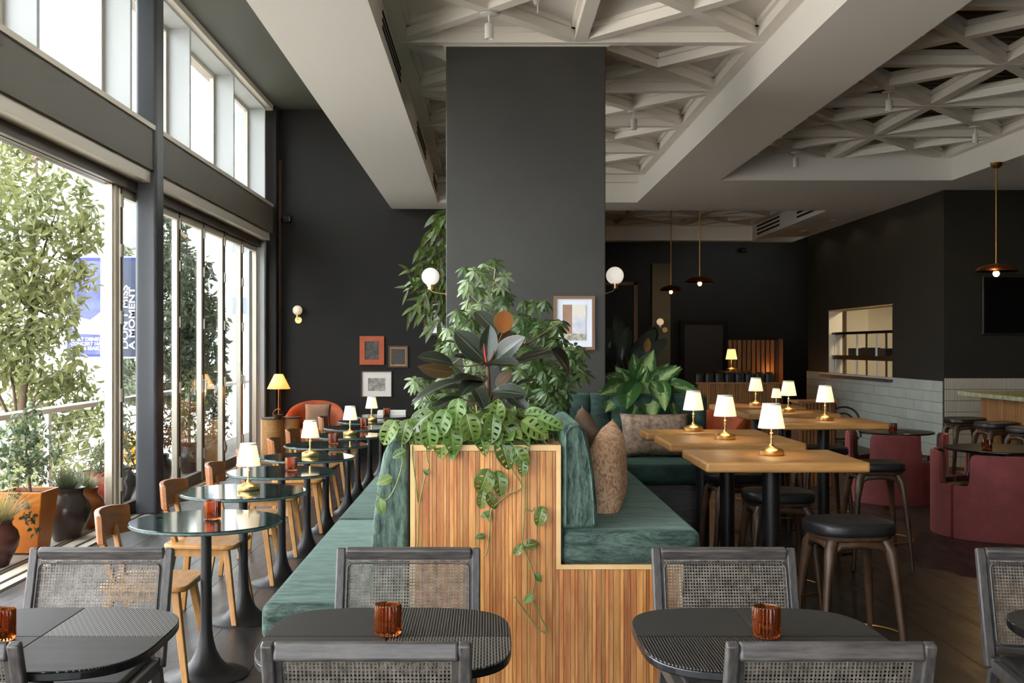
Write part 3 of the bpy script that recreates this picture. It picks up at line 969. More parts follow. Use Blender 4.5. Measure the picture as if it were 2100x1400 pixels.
# ------------------------------------------------------------------ cafe row: marble tables, oak chairs
def make_cafe_table():
    t = thing('cafe_table', '', 'table')
    r = .358
    MB().lathe([(0, .72), (r - .006, .72), (r, .726), (r, .734), (0, .734)], 72).build('edge_band', 'marble_edge', t, smooth=35)
    MB().lathe([(0, .734), (r, .734), (r, .737), (r - .003, .74), (0, .74)], 72).build('marble_top', 'green_marble', t, smooth=35)
    MB().lathe([(.2, 0), (.2, .006), (.188, .011), (.135, .022), (.1, .04), (.07, .075), (.048, .12), (.035, .17), (.029, .22), (.027, .3), (.025, .70), (.0, .70)], 40).build('tulip_base', 'black_metal', t, smooth=60)
    MB().lathe([(0, .70), (.12, .70), (.12, .72), (0, .72)], 24).build('mount_plate', 'black_metal', t, smooth=35)
    return t


def make_oak_chair():
    t = thing('oak_chair', '', 'chair')            # front is +X
    def rr(hx, hy, r, n=6, taper=0):
        pts = []
        for cx, cy, a0 in ((hx - r, hy - r, 0), (-hx + r, hy - r - taper, PI / 2), (-hx + r, -hy + r + taper, PI), (hx - r, -hy + r, 3 * PI / 2)):
            for k in range(n + 1):
                a = a0 + PI / 2 * k / n
                pts.append((cx + r * math.cos(a), cy + r * math.sin(a)))
        return pts
    MB().prism(rr(.21, .215, .06, 6, .02), .428, .455).build('seat', 'chair_wood', t, bevel=.008, seg=3, smooth=40)
    for s in (-.155, .155):
        MB().box(-.17, s - .01, .385, .15, s + .01, .428).build('apron', 'chair_wood', t)
    for sx, sy in ((1, 1), (1, -1), (-1, 1), (-1, -1)):
        a = Vector((sx * .145 + (0 if sx > 0 else -.01), sy * .145, .43)); b = Vector((sx * .21, sy * .205, 0))
        MB().beam(a, b, .044, .036, .032, .028, up=(1, 0, 0)).build('leg', 'chair_wood', t, bevel=.004)
    for s in (-1, 1):
        MB().beam((-.165, s * .075, .44), (-.225, s * .105, .70), .042, .026, .036, .024, up=(1, 0, 0)).build('back_post', 'chair_wood', t, bevel=.004)
    # curved back board
    bb = MB(); n = 10
    for i in range(n + 1):
        u = -1 + 2 * i / n
        y = u * .205; x = -.255 + .06 * u * u
        zt = .795 - .012 * u * u
        for dx, z in ((0, .648), (.026, .648), (.016, zt), (-.012, zt)):
            bb.v.append((x + dx, y, z))
    for i in range(n):
        for k in range(4):
            l = (k + 1) % 4
            bb.f.append((i * 4 + k, i * 4 + l, (i + 1) * 4 + l, (i + 1) * 4 + k))
    bb.f += [(0, 1, 2, 3), tuple(n * 4 + k for k in (3, 2, 1, 0))]
    bb.build('backrest', 'chair_wood_dark', t, bevel=.005, smooth=40)
    return t

CT0 = make_cafe_table(); KIDS[CT0.name] = kids(CT0)
OC0 = make_oak_chair(); KIDS[OC0.name] = kids(OC0)
tabs = [(-1.345, 5.36), (-1.405, 6.45), (-1.37, 7.46), (-1.36, 8.45), (-1.37, 9.5), (-1.31, 10.5), (-1.33, 11.5), (-1.31, 12.45), (-1.27, 13.4)]
for i, (x, y) in enumerate(tabs):
    has = 'a candle glass' if i % 2 == 0 else 'a lit lamp'
    l = '%s round green marble cafe table along the bench, with %s' % (ORD[i], has)
    if i == 0:
        CT0.location = (x, y, 0); tag(CT0, l, 'table', 'green marble cafe tables')
    else:
        copy_tree(CT0, loc=(x, y, 0), rz=R(0, 6), label=l, group='green marble cafe tables')
    if i < 8:
        l = 'oak chair with curved back at the %s marble cafe table' % ORD[i]
        cx, cy = -1.62 + R(-.015, .015), y + .04
        if i == 0:
            OC0.location = (cx, cy, 0); tag(OC0, l, 'chair', 'oak chairs at the cafe tables')
        else:
            copy_tree(OC0, loc=(cx, cy, 0), rz=R(-.06, .06), label=l, group='oak chairs at the cafe tables')
    if i % 2 == 0:
        candle(x + (.025 if i == 0 else .06), y + .02, .74, 'amber candle glass on the %s marble cafe table' % ORD[i], 'amber candle glasses')
    else:
        lamp(x + (.025 if i == 1 else .02), y + .02, .74, 'lit white-shade brass lamp on the %s marble cafe table' % ORD[i], 'brass table lamps')
tag(MB().cbox((tabs[8][0] + .12, tabs[8][1] + .12, .77), (.34, .2, .06)).build('menu_box', 'paper', bevel=.004), 'pale flat box on the last marble cafe table', 'box')

# ------------------------------------------------------------------ planter, banquettes
YF = 4.86
pl = thing('slatted_planter', 'tall wooden slatted planter end between the two green benches', 'planter', (0, YF, 0))
MB().box(-.335, .012, 0, .317, 3.66, 1.09).box(.317, .012, 0, .845, .1, .625).build('planter_body', 'slat_back', pl)
MB().box(-.30, .04, 1.085, .28, 3.64, 1.1).build('soil', 'soil', pl)
tw = .021
tp = MB(); z1 = 1.143
MB().box(-.335, -.006, .0, -.335 + tw, .02, z1).build('edge_trim', 'trim_wood', pl)
MB().box(-.335 + tw, -.006, z1 - .025, .317, .05, z1).build('edge_trim', 'trim_wood', pl)
MB().box(.317 - tw, -.006, .625, .317, .02, z1 - .025).build('edge_trim', 'trim_wood', pl)
MB().box(.317 - tw, -.006, .605, .845, .02, .625).build('edge_trim', 'trim_wood', pl)
MB().box(.845 - tw, -.006, 0, .845, .02, .605).build('edge_trim', 'trim_wood', pl)
MB().box(-.335, .02, 1.09, -.30, 3.66, z1).build('rim_board', 'trim_wood', pl)
MB().box(.282, .05, 1.09, .317, 3.66, z1).build('rim_board', 'trim_wood', pl)
x = -.335 + tw
xe = .845 - tw
sl = {}
while x < xe - .006:
    w = random.choice((.013, .016, .019, .024, .03))
    w = min(w, xe - x)
    mid = x + w / 2
    top = z1 - .027 if mid < .317 - tw else .603
    key = (w, top)
    proud = R(0, .003)
    me = MB().box(0, 0, 0.002, w - .0018, .012, top).mesh('slat'); me.materials.append(M['slat_wood'])
    piece('slat', me, pl, (x, -proud, 0))
    x += w

# left bench (low), cushions on a dark plinth
lb = thing('velvet_bench', 'long low green velvet bench along the cafe tables', 'bench', (0, YF, 0))
MB().box(-.90, .06, 0, -.34, 7.2, .29).build('plinth', 'black_wood', lb)
for k, (a, b) in enumerate(((0, 2.41), (2.414, 4.85), (4.854, 7.25))):
    MB().box(-.985, a, .29, -.345, b, .452).build('seat_cushion', 'velvet', lb, bevel=.04, seg=5, smooth=180)
prof = [(-.345, .45), (-.52, .45), (-.515, .6), (-.50, .8), (-.475, 1.0), (-.455, 1.1), (-.425, 1.165), (-.385, 1.19), (-.345, 1.175)]
MB().extrude(prof, 'y', .02, 7.2).build('backrest', 'velvet_side', lb, bevel=.02, seg=3, smooth=60)

# right bench (raised) and the channelled bench across
rb = thing('velvet_bench', 'raised green velvet bench beside the tall oak tables', 'bench', (0, YF, 0))
MB().box(.33, .1, 0, .83, 3.5, .60).build('plinth', 'black_wood', rb)
MB().box(.322, 0, .618, .925, 3.5, .772).build('seat_cushion', 'velvet', rb, bevel=.036, seg=5, smooth=180)
MB().box(.322, .11, .6, .88, 3.5, .635).build('seat_base', 'velvet_deep', rb)
prof = [(.322, .78), (.48, .78), (.475, .9), (.462, 1.02), (.447, 1.12), (.43, 1.19), (.405, 1.232), (.375, 1.245), (.345, 1.235), (.322, 1.2)]
rbk = MB().extrude(prof, 'y', .01, 2.9)
rbk = rbk.build('backrest', 'velvet_side', rb, bevel=.018, seg=3, smooth=60)
pp = [Vector((px, -.001, pz)) for px, pz in [(.34, .8), (.34, 1.19), (.36, 1.222), (.385, 1.225), (.41, 1.2), (.432, 1.12), (.448, 1.02), (.458, .9), (.462, .8)]]
MB().tube(pp, .005, 6).build('piping', 'velvet_side', rbk, smooth=60)

cb = thing('velvet_bench', 'channel-tufted green velvet bench facing us before the column', 'bench', (0, 7.75, 0))
MB().box(.95, .08, 0, 1.5, .66, .6).build('plinth', 'black_wood', cb)
MB().box(.93, 0, .61, 1.62, .68, .752).build('seat_cushion', 'velvet_deep', cb, bevel=.045, seg=5, smooth=180)
MB().box(.33, .70, .6, 1.56, .78, 1.2).build('back_core', 'velvet_deep', cb)
ch = MB(); n = 10
for i in range(n + 1):
    a = PI * i / n
    xx = .0775 * math.cos(a); yy = -.045 * math.sin(a) ** .7
    ch.v += [(xx, yy, .0), (xx, yy, .44), (xx * .97, yy * .6 + .02, .465), (xx * .9, .06, .47)]
for i in range(n):
    for k in range(3):
        ch.f.append((i * 4 + k, (i + 1) * 4 + k, (i + 1) * 4 + k + 1, i * 4 + k + 1))
chm = ch.mesh('channel_pad'); chm.materials.append(M['velvet_deep']); chm.polygons.foreach_set('use_smooth', [True] * len(chm.polygons))
for k in range(7):
    piece('channel_pad', chm, cb, (1.475 - .157 * k, .70, .745))
MB().box(1.545, .62, .74, 1.64, .80, 1.215).build('end_pad', 'velvet_deep', cb, bevel=.04, seg=4, smooth=180)


def pillow(name, label, mt, w, h, th, loc, rot):
    mb = MB(); n = 16
    for s in (1, -1):
        for i in range(n + 1):
            for j in range(n + 1):
                u = -1 + 2 * i / n; v = -1 + 2 * j / n
                k = max(0, (1 - u ** 4) * (1 - v ** 4)) ** .55
                pinch = 1 - .07 * (1 - abs(v) ** 2) * abs(u) ** 3
                pinch2 = 1 - .07 * (1 - abs(u) ** 2) * abs(v) ** 3
                mb.v.append((u * w / 2 * pinch, s * th / 2 * k, v * h / 2 * pinch2))
    m = (n + 1) ** 2
    for s in (0, 1):
        for i in range(n):
            for j in range(n):
                q = [s * m + i * (n + 1) + j, s * m + (i + 1) * (n + 1) + j, s * m + (i + 1) * (n + 1) + j + 1, s * m + i * (n + 1) + j + 1]
                mb.f.append(tuple(q if s else q[::-1]))
    me = mb.mesh(name)
    b = bmesh.new(); b.from_mesh(me)
    bmesh.ops.remove_doubles(b, verts=b.verts, dist=1e-5)
    bmesh.ops.recalc_face_normals(b, faces=b.faces)
    b.to_mesh(me); b.free()
    o = link(name, me, mt, smooth=180)
    o.location = loc; o.rotation_euler = rot
    return tag(o, label, 'cushion', 'scatter cushions')

pillow('cushion', 'peach paisley cushion leaning on the raised green bench', 'pillow_print', .46, .42, .17, (.59, 5.52, .945), (.0, -.26, PI / 2 - .25))
pillow('cushion', 'plain brown cushion behind the paisley cushion', 'pillow_brown', .46, .44, .14, (.56, 6.35, .955), (.0, -.3, PI / 2 + .1))
pillow('cushion', 'mottled taupe cushion on the channel-tufted bench behind the lamps', 'pillow_taupe', .52, .33, .15, (1.24, 8.29, .915), (-.25, 0, .05))
# ------------------------------------------------------------------ tall oak tables with stools
def tall_table(x0, x1, y0, y1, label, z=1.0):
    cx, cy = (x0 + x1) / 2, (y0 + y1) / 2
    t = thing('tall_table', label, 'table', (cx, cy, 0), 0, 'tall oak tables')
    w, d = (x1 - x0) / 2, (y1 - y0) / 2
    MB().box(-w, -d, z - .052, w, d, z).build('table_top', 'oak', t, bevel=.014, seg=3, smooth=40)
    MB().lathe([(.045, .02), (.045, z - .06), (.0, z - .06)], 24).build('post', 'black_metal', t, smooth=40)
    MB().box(-.2, -.2, z - .062, .2, .2, z - .052).build('mount_plate', 'black_metal', t)
    MB().lathe([(.24, 0), (.24, .012), (.06, .024), (.0, .024)], 32).build('base_plate', 'black_metal', t, smooth=35)
    return t

tl = [(1.073, 1.885, 5.51, 6.2, 'nearest tall oak table of the row beside the green bench'), (1.07, 1.88, 6.59, 7.22, 'middle tall oak table of the row beside the green bench'),
      (1.045, 1.85, 7.38, 7.72, 'far tall oak table of the row before the channel-tufted bench'), (2.2, 2.99, 8.33, 9.0, 'tall oak table next to the red armchairs'),
      (2.19, 2.98, 9.43, 10.1, 'tall oak table behind the one beside the red armchairs'), (2.19, 2.98, 10.45, 11.1, 'farthest tall oak table near the slatted partition')]
for a in tl:
    tall_table(*a)
ll = [(XP(1580, 5.9), 5.88, 'lit lamp on the nearest tall oak table'), (XP(1487, 6.88), 6.88, 'lit lamp on the middle tall oak table by the green bench'),
      (XP(1422, 7.55), 7.55, 'lit lamp on the far tall oak table by the tufted bench'), (XP(1692, 8.62), 8.62, 'lit lamp on the oak table beside the red armchairs'),
      (XP(1617, 9.75), 9.75, 'lit lamp on the oak table behind the red armchair table'), (XP(1550, 10.75), 10.75, 'lit lamp on the farthest tall oak table')]
for x, y, l in ll:
    lamp(x, y, 1.0, l, 'brass table lamps')


def make_stool():
    t = thing('bar_stool', '', 'stool')
    n = 40
    out = [sqpt(.196, 3.2, 2 * PI * k / n) for k in range(n)]

    def ring(mb, sc, z):
        mb.v += [(x * sc, y * sc * .93, z) for x, y in out]
    pad = MB()
    for sc, z in ((.9, .688), (.985, .692), (1.0, .708), (1.0, .732), (.975, .745), (.9, .75), (.5, .747), (.15, .745)):
        ring(pad, sc, z)
    for i in range(7):
        for k in range(n):
            l = (k + 1) % n
            pad.f.append((i * n + k, i * n + l, (i + 1) * n + l, (i + 1) * n + k))
    pad.f += [tuple(range(n))[::-1], tuple(7 * n + k for k in range(n))]
    pad.build('seat_pad', 'black_leather', t, smooth=180)
    fr = MB()
    for sc, z in ((.86, .668), (.9, .672), (.92, .69), (.6, .69)):
        ring(fr, sc, z)
    for i in range(3):
        for k in range(n):
            l = (k + 1) % n
            fr.f.append((i * n + k, i * n + l, (i + 1) * n + l, (i + 1) * n + k))
    fr.f += [tuple(range(n))[::-1]]
    fr.build('seat_frame', 'walnut', t, smooth=40)
    for sx in (-1, 1):
        for sy in (-1, 1):
            MB().tube([(sx * .12, sy * .11, .672), (sx * .145, sy * .135, .62), (sx * .162, sy * .15, .5), (sx * .185, sy * .172, .25), (sx * .205, sy * .19, .0)],
                      [.028, .03, .021, .0175, .012], 10).build('leg', 'walnut', t, smooth=60)
        # arched web between the legs under the seat
        MB().tube([(sx * .145, -.13, .60), (sx * .142, -.09, .645), (sx * .14, 0, .655), (sx * .142, .09, .645), (sx * .145, .13, .60)], [.01, .02, .022, .02, .01], 8).build('arch_web', 'walnut', t, smooth=60)
    for sy in (-1, 1):
        MB().tube([(-.14, sy * .135, .60), (-.1, sy * .132, .645), (0, sy * .13, .655), (.1, sy * .132, .645), (.14, sy * .135, .60)], [.01, .02, .022, .02, .01], 8).build('arch_web', 'walnut', t, smooth=60)
    MB().tube([(.262 * math.cos(2 * PI * k / 36), .245 * math.sin(2 * PI * k / 36), .2) for k in range(36)], .0065, 8, closed=True).build('foot_ring', 'brass_dull', t, smooth=60)
    return t

ST0 = make_stool(); KIDS[ST0.name] = kids(ST0)
sp = [(1.715, 5.33, .1, 'black leather bar stool at the near end of the nearest oak table'),
      (1.66, 6.42, .0, 'black leather bar stool between the nearest and middle oak tables'),
      (1.62, 7.33, .1, 'black leather bar stool between the middle and far oak tables'),
      (2.77, 8.02, -.05, 'black leather bar stool before the oak table by the red armchairs'),
      (2.35, 9.2, .1, 'black leather bar stool behind the oak table by the red armchairs'),
      (2.75, 9.22, .0, 'black leather bar stool between the two oak tables near the red armchairs'),
      (2.45, 10.28, .2, 'black leather bar stool before the farthest oak table')]
for i, (x, y, rz, l) in enumerate(sp):
    if i == 0:
        ST0.location = (x, y, 0); ST0.rotation_euler.z = rz; tag(ST0, l, 'stool', 'black leather bar stools')
    else:
        copy_tree(ST0, loc=(x, y, 0), rz=rz, label=l, group='black leather bar stools')

# ------------------------------------------------------------------ red barrel armchairs nested round low tables
def barrel(cx, cy, ang, half, Rr, label):
    t = thing('barrel_armchair', label, 'armchair', (cx, cy, 0), ang, 'red velvet barrel armchairs')
    # shell spans angles -half..half about local +X, lower wings at both ends

    def shell(r0, r1, h_lo, h_hi, z0, wing, h2):
        cols = []
        e = h2 - wing
        cols += [(-h2, h_lo)] + [(-h2 + (wing - .05) * k / 3, h_lo) for k in (1, 2, 3)]
        cols += [(-e - .03, h_lo + .02), (-e - .012, h_lo + .06), (-e - .006, h_hi - .05), (-e + .012, h_hi - .014), (-e + .05, h_hi)]
        cols += [(-e + .05 + (2 * e - .1) * k / 14, h_hi) for k in range(1, 14)]
        cols += [(-a, hh) for a, hh in cols[8::-1]]
        mb = MB(); n = len(cols)
        for a, hh in cols:
            c, s = math.cos(a), math.sin(a)
            m = (r0 + r1) / 2
            for r, z in ((r1, z0), (r1, hh - .012), (r1 - .008, hh), (r0 + .008, hh), (r0, hh - .012), (r0, z0)):
                mb.v.append((r * c, r * s, z))
        for i in range(n - 1):
            for k in range(6):
                l = (k + 1) % 6
                mb.f.append((i * 6 + k, (i + 1) * 6 + k, (i + 1) * 6 + l, i * 6 + l))
        mb.f += [tuple(range(6)), tuple((n - 1) * 6 + k for k in range(6))[::-1]]
        return mb
    shell(Rr - .035, Rr, .43, .69, .0, .27, half).build('back_shell', 'maroon', t, smooth=40)
    shell(Rr - .062, Rr - .036, .425, .684, .02, .27, half - .01).build('inner_lining', 'brown_leather', t, smooth=40)
    seat = [( .1 * math.cos(a), .1 * math.sin(a)) for a in (-half, half)]
    arc = [((Rr - .066) * math.cos(half * (1 - 2 * k / 12)), (Rr - .066) * math.sin(half * (1 - 2 * k / 12))) for k in range(13)]
    MB().prism(seat + arc, .26, .38).build('seat', 'brown_leather', t, bevel=.015, seg=3)
    return t


def low_table(x, y, r, label, z=.715):
    t = thing('round_table', label, 'table', (x, y, 0), 0, 'low round black tables')
    MB().lathe([(0, z - .02), (r - .01, z - .02), (r, z - .012), (r, z - .003), (r - .004, z), (0, z)], 64).build('table_top', 'black_gloss', t, smooth=35)
    MB().lathe([(.16, 0), (.16, .01), (.03, .03), (.03, z - .05), (.12, z - .02), (0, z - .02)], 24).build('pedestal', 'black_metal', t, smooth=40)
    return t

names = {255: 'nearest', 345: 'bar-side', 165: 'window-side', 75: 'far-side'}
for (cx, cy, rr, rt, nm, off) in ((4.33, 9.45, .56, .45, 'near', -50), (4.19, 11.5, .50, .37, 'far', -48)):
    low_table(cx, cy, rt, 'low round black table inside the %s ring of red armchairs' % nm, .715 if nm == 'near' else .70)
    for a, s in names.items():
        barrel(cx, cy, math.radians(a - 6), math.radians(43.5), rr, '%s red velvet barrel armchair of the %s ring by the bar' % (s, nm))
candle(XP(2024, 9.3), 9.3, .715, 'amber candle glass on the near low black table', 'amber candle glasses')
candle(XP(1831, 11.4), 11.4, .70, 'amber candle glass on the far low black table', 'amber candle glasses')

# ------------------------------------------------------------------ bar counter with stools
b = thing('bar_counter', 'bar counter with green marble top and wooden front', 'bar counter', (5.2, 12.42, 0))
MB().box(0, -4.5, 1.03, .95, 0, 1.075).build('marble_top', 'bar_marble', b, bevel=.006)
MB().box(.22, -4.5, 0, .85, -.12, 1.03).build('bar_body', 'frame_dark', b)
sm = MB().box(-.012, 0, .1, 0, .062, 1.02).mesh('front_slat'); sm.materials.append(M['slat_wood_far'])
for k in range(66):
    piece('front_slat', sm, b, (.22, -4.48 + k * .066, 0))
for i, y in enumerate((11.75, 11.05, 10.4)):
    copy_tree(ST0, loc=(5.0 + .02 * i, y, .075), rz=.1 * i, label='%s black bar stool from the far end of the bar counter' % ORD[i], group='bar counter stools')

# ------------------------------------------------------------------ kitchen pass rack
k = thing('steel_rack', 'black and steel shelf rack standing in the kitchen pass', 'rack', (5.98, 16.4, 1.09))
for y in (.06, .85, 1.75, 2.9):
    MB().box(-.012, y - .015, 0, .012, y + .015, .70).build('rack_post', 'white_metal', k)
    MB().box(.14, y - .015, 0, .165, y + .015, .70).build('rack_post', 'steel', k)
MB().box(-.03, 0, .68, .2, 2.98, .72).build('rack_shelf', 'black_gloss', k)
MB().box(-.03, 0, .26, .2, 2.98, .33).build('rack_shelf', 'black_gloss', k)
for i, (y, w, hh, l) in enumerate(((.45, .34, .12, 'dark small box on the pass rack nearest the corner'), (1.15, .4, .13, 'dark printer on the pass rack shelf'), (1.9, .3, .12, 'dark kitchen box on the far half of the pass rack'))):
    o = MB().box(5.98, 16.4 + y, 1.421, 6.15, 16.4 + y + w, 1.421 + hh)
    o.box(5.972, 16.4 + y + .04, 1.45, 5.98, 16.4 + y + w - .04, 1.45 + hh * .5)
    tag(o.build('kitchen_box', 'appliance', bevel=.01), l, 'appliance', 'appliances on the pass rack')
o = thing('order_screen', 'tilted dark order screen on the pass rack', 'screen', (6.05, 16.62, 1.421))
MB().beam((0, 0, .02), (.08, .1, .24), .26, .02, up=(1, 0, 0)).build('screen_panel', 'tv_black', o, bevel=.004)
MB().box(-.05, -.02, 0, .1, .1, .015).build('screen_foot', 'appliance', o)
o = thing('kitchen_lamp', 'bright ceiling panel lamp inside the kitchen', 'lamp', (7.3, 18.0, 2.86))
MB().box(-.3, -.9, 0, .3, .9, .03).build('diffuser', mat('kitchen_diffuser', (255, 250, 235), emit=(255, 236, 200), es=4), o)
ld = bpy.data.lights.new('kitchen_light', 'AREA'); ld.shape = 'RECTANGLE'; ld.size = .6; ld.size_y = 1.8; ld.energy = 9; ld.color = lin((255, 226, 176))[:3]
lo = bpy.data.objects.new('kitchen_light', ld); C.objects.link(lo); lo.parent = o; lo.location = (0, 0, -.02)
o = thing('range_hood', 'pale extractor hood inside the kitchen', 'hood', (8.2, 18.9, 1.75))
MB().add([(-.3, -.5, 0), (.5, -.5, 0), (.5, .5, 0), (-.3, .5, 0), (.1, -.3, .3), (.5, -.3, .3), (.5, .3, .3), (.1, .3, .3)], [(0, 3, 2, 1), (4, 5, 6, 7), (0, 1, 5, 4), (1, 2, 6, 5), (2, 3, 7, 6), (3, 0, 4, 7)]).build('hood_body', 'steel', o)
MB().box(.12, -.28, .3, .48, .28, 1.1).build('duct', 'steel', o)

# television
tv = thing('television', 'black wall television above the bar', 'television', (7.05, 14.49, 1.72))
MB().box(-.68, -.06, 0, .72, -.012, .76).build('tv_case', 'appliance', tv, bevel=.008)
MB().box(-.66, -.064, .02, .70, -.06, .74).build('screen', 'tv_black', tv)

# ------------------------------------------------------------------ far booths
pt = thing('slatted_partition', 'low wooden slatted booth partition in the dim far room', 'partition', (XP(1430, 17.5), 17.5, 0))
pw = XP(1602, 17.5) - XP(1430, 17.5); pz = ZP(784, 17.5)
MB().box(0, .02, 0, pw, .08, pz - .02).build('partition_core', 'frame_dark', pt)
MB().box(-.02, -.01, pz - .025, pw + .02, .1, pz).build('cap_rail', 'slat_wood_far', pt)
sm = MB().box(0, -.005, 0, .021, .022, pz - .026).mesh('slat'); sm.materials.append(M['slat_wood_far'])
for i in range(int(pw / .0285)):
    piece('slat', sm, pt, (i * .0285 + .004, 0, 0))
bo = thing('leather_booth', 'dark tufted leather booth behind the slatted partition', 'booth', (XP(1425, 18.6), 18.6, 0))
bw = XP(1590, 18.6) - XP(1425, 18.6)
for i in range(8):
    MB().box(i * bw / 8 + .004, 0, .4, (i + 1) * bw / 8 - .004, .16, ZP(763, 18.6)).build('back_pad', 'black_leather', bo, bevel=.05, seg=4, smooth=180)
MB().box(0, .16, 0, bw, .75, .45).build('booth_base', 'black_leather', bo, bevel=.03)
sc = thing('slatted_screen', 'tall wooden slatted screen glowing beside the far lamp', 'screen', (XP(1494, 21), 21, 0))
sw = XP(1600, 21) - XP(1494, 21); sz = ZP(697, 21)
sm = MB().box(0, 0, 0, .062, .05, sz).mesh('slat'); sm.materials.append(M['slat_wood_far'])
for i in range(int(sw / .088)):
    piece('slat', sm, sc, (i * .088, 0, 0))
MB().box(0, .06, 0, sw + .06, .1, sz).build('screen_back', 'frame_dark', sc)
MB().box(sw - .01, -.02, 0, sw + .05, .1, sz + .02).build('end_post', 'slat_wood_far', sc)
ft_ = thing('booth_table', 'small dark booth table carrying the glowing far lamp', 'table', (XP(1508, 19.6), 19.9, 0))
MB().lathe([(0, 1.10), (.34, 1.10), (.36, 1.115), (.36, 1.135), (0, 1.135)], 40).build('table_top', 'walnut', ft_, smooth=40)
MB().lathe([(.18, 0), (.18, .01), (.03, .03), (.03, 1.1), (0, 1.1)], 20).build('pedestal', 'black_metal', ft_, smooth=40)
fl_ = copy_tree(LAMP0, loc=(XP(1500, 19.8), 19.8, 1.136), rz=.5, label='glowing warm lamp in the far booth before the slatted screen', group='brass table lamps')
fl_.scale = (1.45,) * 3
for c in kids(fl_):
    if c.type == 'LIGHT':
        c.data = c.data.copy(); c.data.energy = .15; c.data.color = lin((255, 150, 60))[:3]; c.location.z = .32
    if c.name.startswith('lamp_shade'):
        c.data = c.data.copy(); c.data.materials.clear(); c.data.materials.append(M['shade_far'])
wl = thing('added_wash_lamp', 'added warm lamp on a post washing the far slatted screen', 'light', (XP(1582, 20.8), 20.86, 0))  # lamp and post added to warm the right end of the screen
MB().lathe([(.1, 0), (.1, .02), (.015, .03), (.015, .98), (.03, 1.0), (.03, 1.05), (0, 1.05)], 16).build('lamp_body', 'black_metal', wl, smooth=40)
point_light('wash_light', (0, -.03, 1.12), .55, (255, 176, 96), wl, .03)

# dining tables and bentwood chairs beyond the oak tables
def bentwood(x, y, rz, label):
    t = thing('bentwood_chair', label, 'chair', (x, y, 0), rz, 'black bentwood chairs')
    MB().lathe([(0, .44), (.19, .44), (.2, .45), (.2, .462), (0, .465)], 28).build('seat', 'black_gloss', t, smooth=40)
    for a in (.8, 2.35, 3.93, 5.5):
        MB().tube([(.16 * math.cos(a), .16 * math.sin(a), .44), (.21 * math.cos(a), .21 * math.sin(a), 0)], [.016, .012], 8).build('leg', 'black_gloss', t, smooth=60)
    for r, z in ((.2, .82), (.13, .74)):
        MB().tube([(r * math.cos(PI * k / 12), .15 + .08 * math.sin(PI * k / 12) * (z - .45), .45 + (z - .45) * math.sin(PI * k / 12) ** .5) for k in range(13)], .012, 8).build('back_bow', 'black_gloss', t, smooth=60)
    return t

bentwood(3.78, 13.6, .2, 'black bentwood chair facing the dim dining table')
bentwood(4.35, 13.75, -.4, 'black bentwood chair nearest the tiled wall')
dt = thing('dining_table', 'wooden dining table in the dim room behind the oak tables', 'table', (4.0, 15.0, 0))
MB().box(-.42, -.36, .70, .42, .36, .74).build('table_top', 'oak', dt, bevel=.01)
MB().lathe([(.22, 0), (.22, .012), (.04, .03), (.04, .7), (0, .7)], 20).build('pedestal', 'black_metal', dt, smooth=40)
lamp(XP(1592, 15.0), 15.0, .74, 'small distant lit lamp on the dim dining table', 'brass table lamps')
hs = thing('host_stand', 'wooden slatted service stand by the tiled wall', 'stand', (XP(1640, 12.6), 12.6, 0))
hw = XP(1716, 12.6) - XP(1640, 12.6); hz = ZP(822, 12.6)
MB().box(0, .02, 0, hw, .35, hz - .02).build('stand_body', 'frame_dark', hs)
MB().box(-.02, -.02, hz - .025, hw + .02, .37, hz).build('stand_top', 'slat_wood_far', hs)
sm = MB().box(0, 0, 0, .03, .02, hz - .026).mesh('slat'); sm.materials.append(M['slat_wood_far'])
for i in range(int(hw / .04)):
    piece('slat', sm, hs, (i * .04 + .004, 0, 0))


# orange tub chairs
def tub(x, y, rz, label):
    t = thing('tub_chair', label, 'armchair', (x, y, 0), rz, 'orange velvet tub chairs')
    mb = MB(); n = 28
    for i in range(n + 1):
        a = math.radians(-20 + 220 * i / n)
        k = math.sin(math.radians(180 * i / n))
        hh = .52 + .3 * k ** .8
        c, s = math.cos(a), math.sin(a)
        for r, z in ((.36, .1), (.40, .4), (.41, hh - .05), (.38, hh), (.33, hh - .02), (.30, hh - .1), (.28, .38), (.28, .1)):
            mb.v.append((r * c, r * s * .9, z))
    for i in range(n):
        for k in range(8):
            l = (k + 1) % 8
            mb.f.append((i * 8 + k, i * 8 + l, (i + 1) * 8 + l, (i + 1) * 8 + k))
    mb.f += [tuple(range(8))[::-1], tuple(n * 8 + k for k in range(8))]
    mb.build('back_shell', 'orange_velvet', t, smooth=50)
    MB().lathe([(0, .15), (.28, .15), (.30, .2), (.30, .40), (.26, .44), (0, .45)], 32).build('seat', 'orange_velvet', t, smooth=50)
    for a in (.8, 2.35, 3.93, 5.5):
        MB().tube([(.25 * math.cos(a), .25 * math.sin(a), .16), (.27 * math.cos(a), .27 * math.sin(a), 0)], [.02, .014], 8).build('leg', 'walnut', t, smooth=60)
    return t

tub(XP(648, 15.4), 15.3, .05, 'orange velvet tub chair against the dark back wall')
tub(3.05, 14.7, -.9, 'orange velvet tub chair behind the channel-tufted bench')
pillow('cushion', 'tan cushion on the orange tub chair at the back wall', 'pillow_brown', .36, .34, .12, (XP(650, 15.2), 15.28, .62), (-.2, 0, 0))

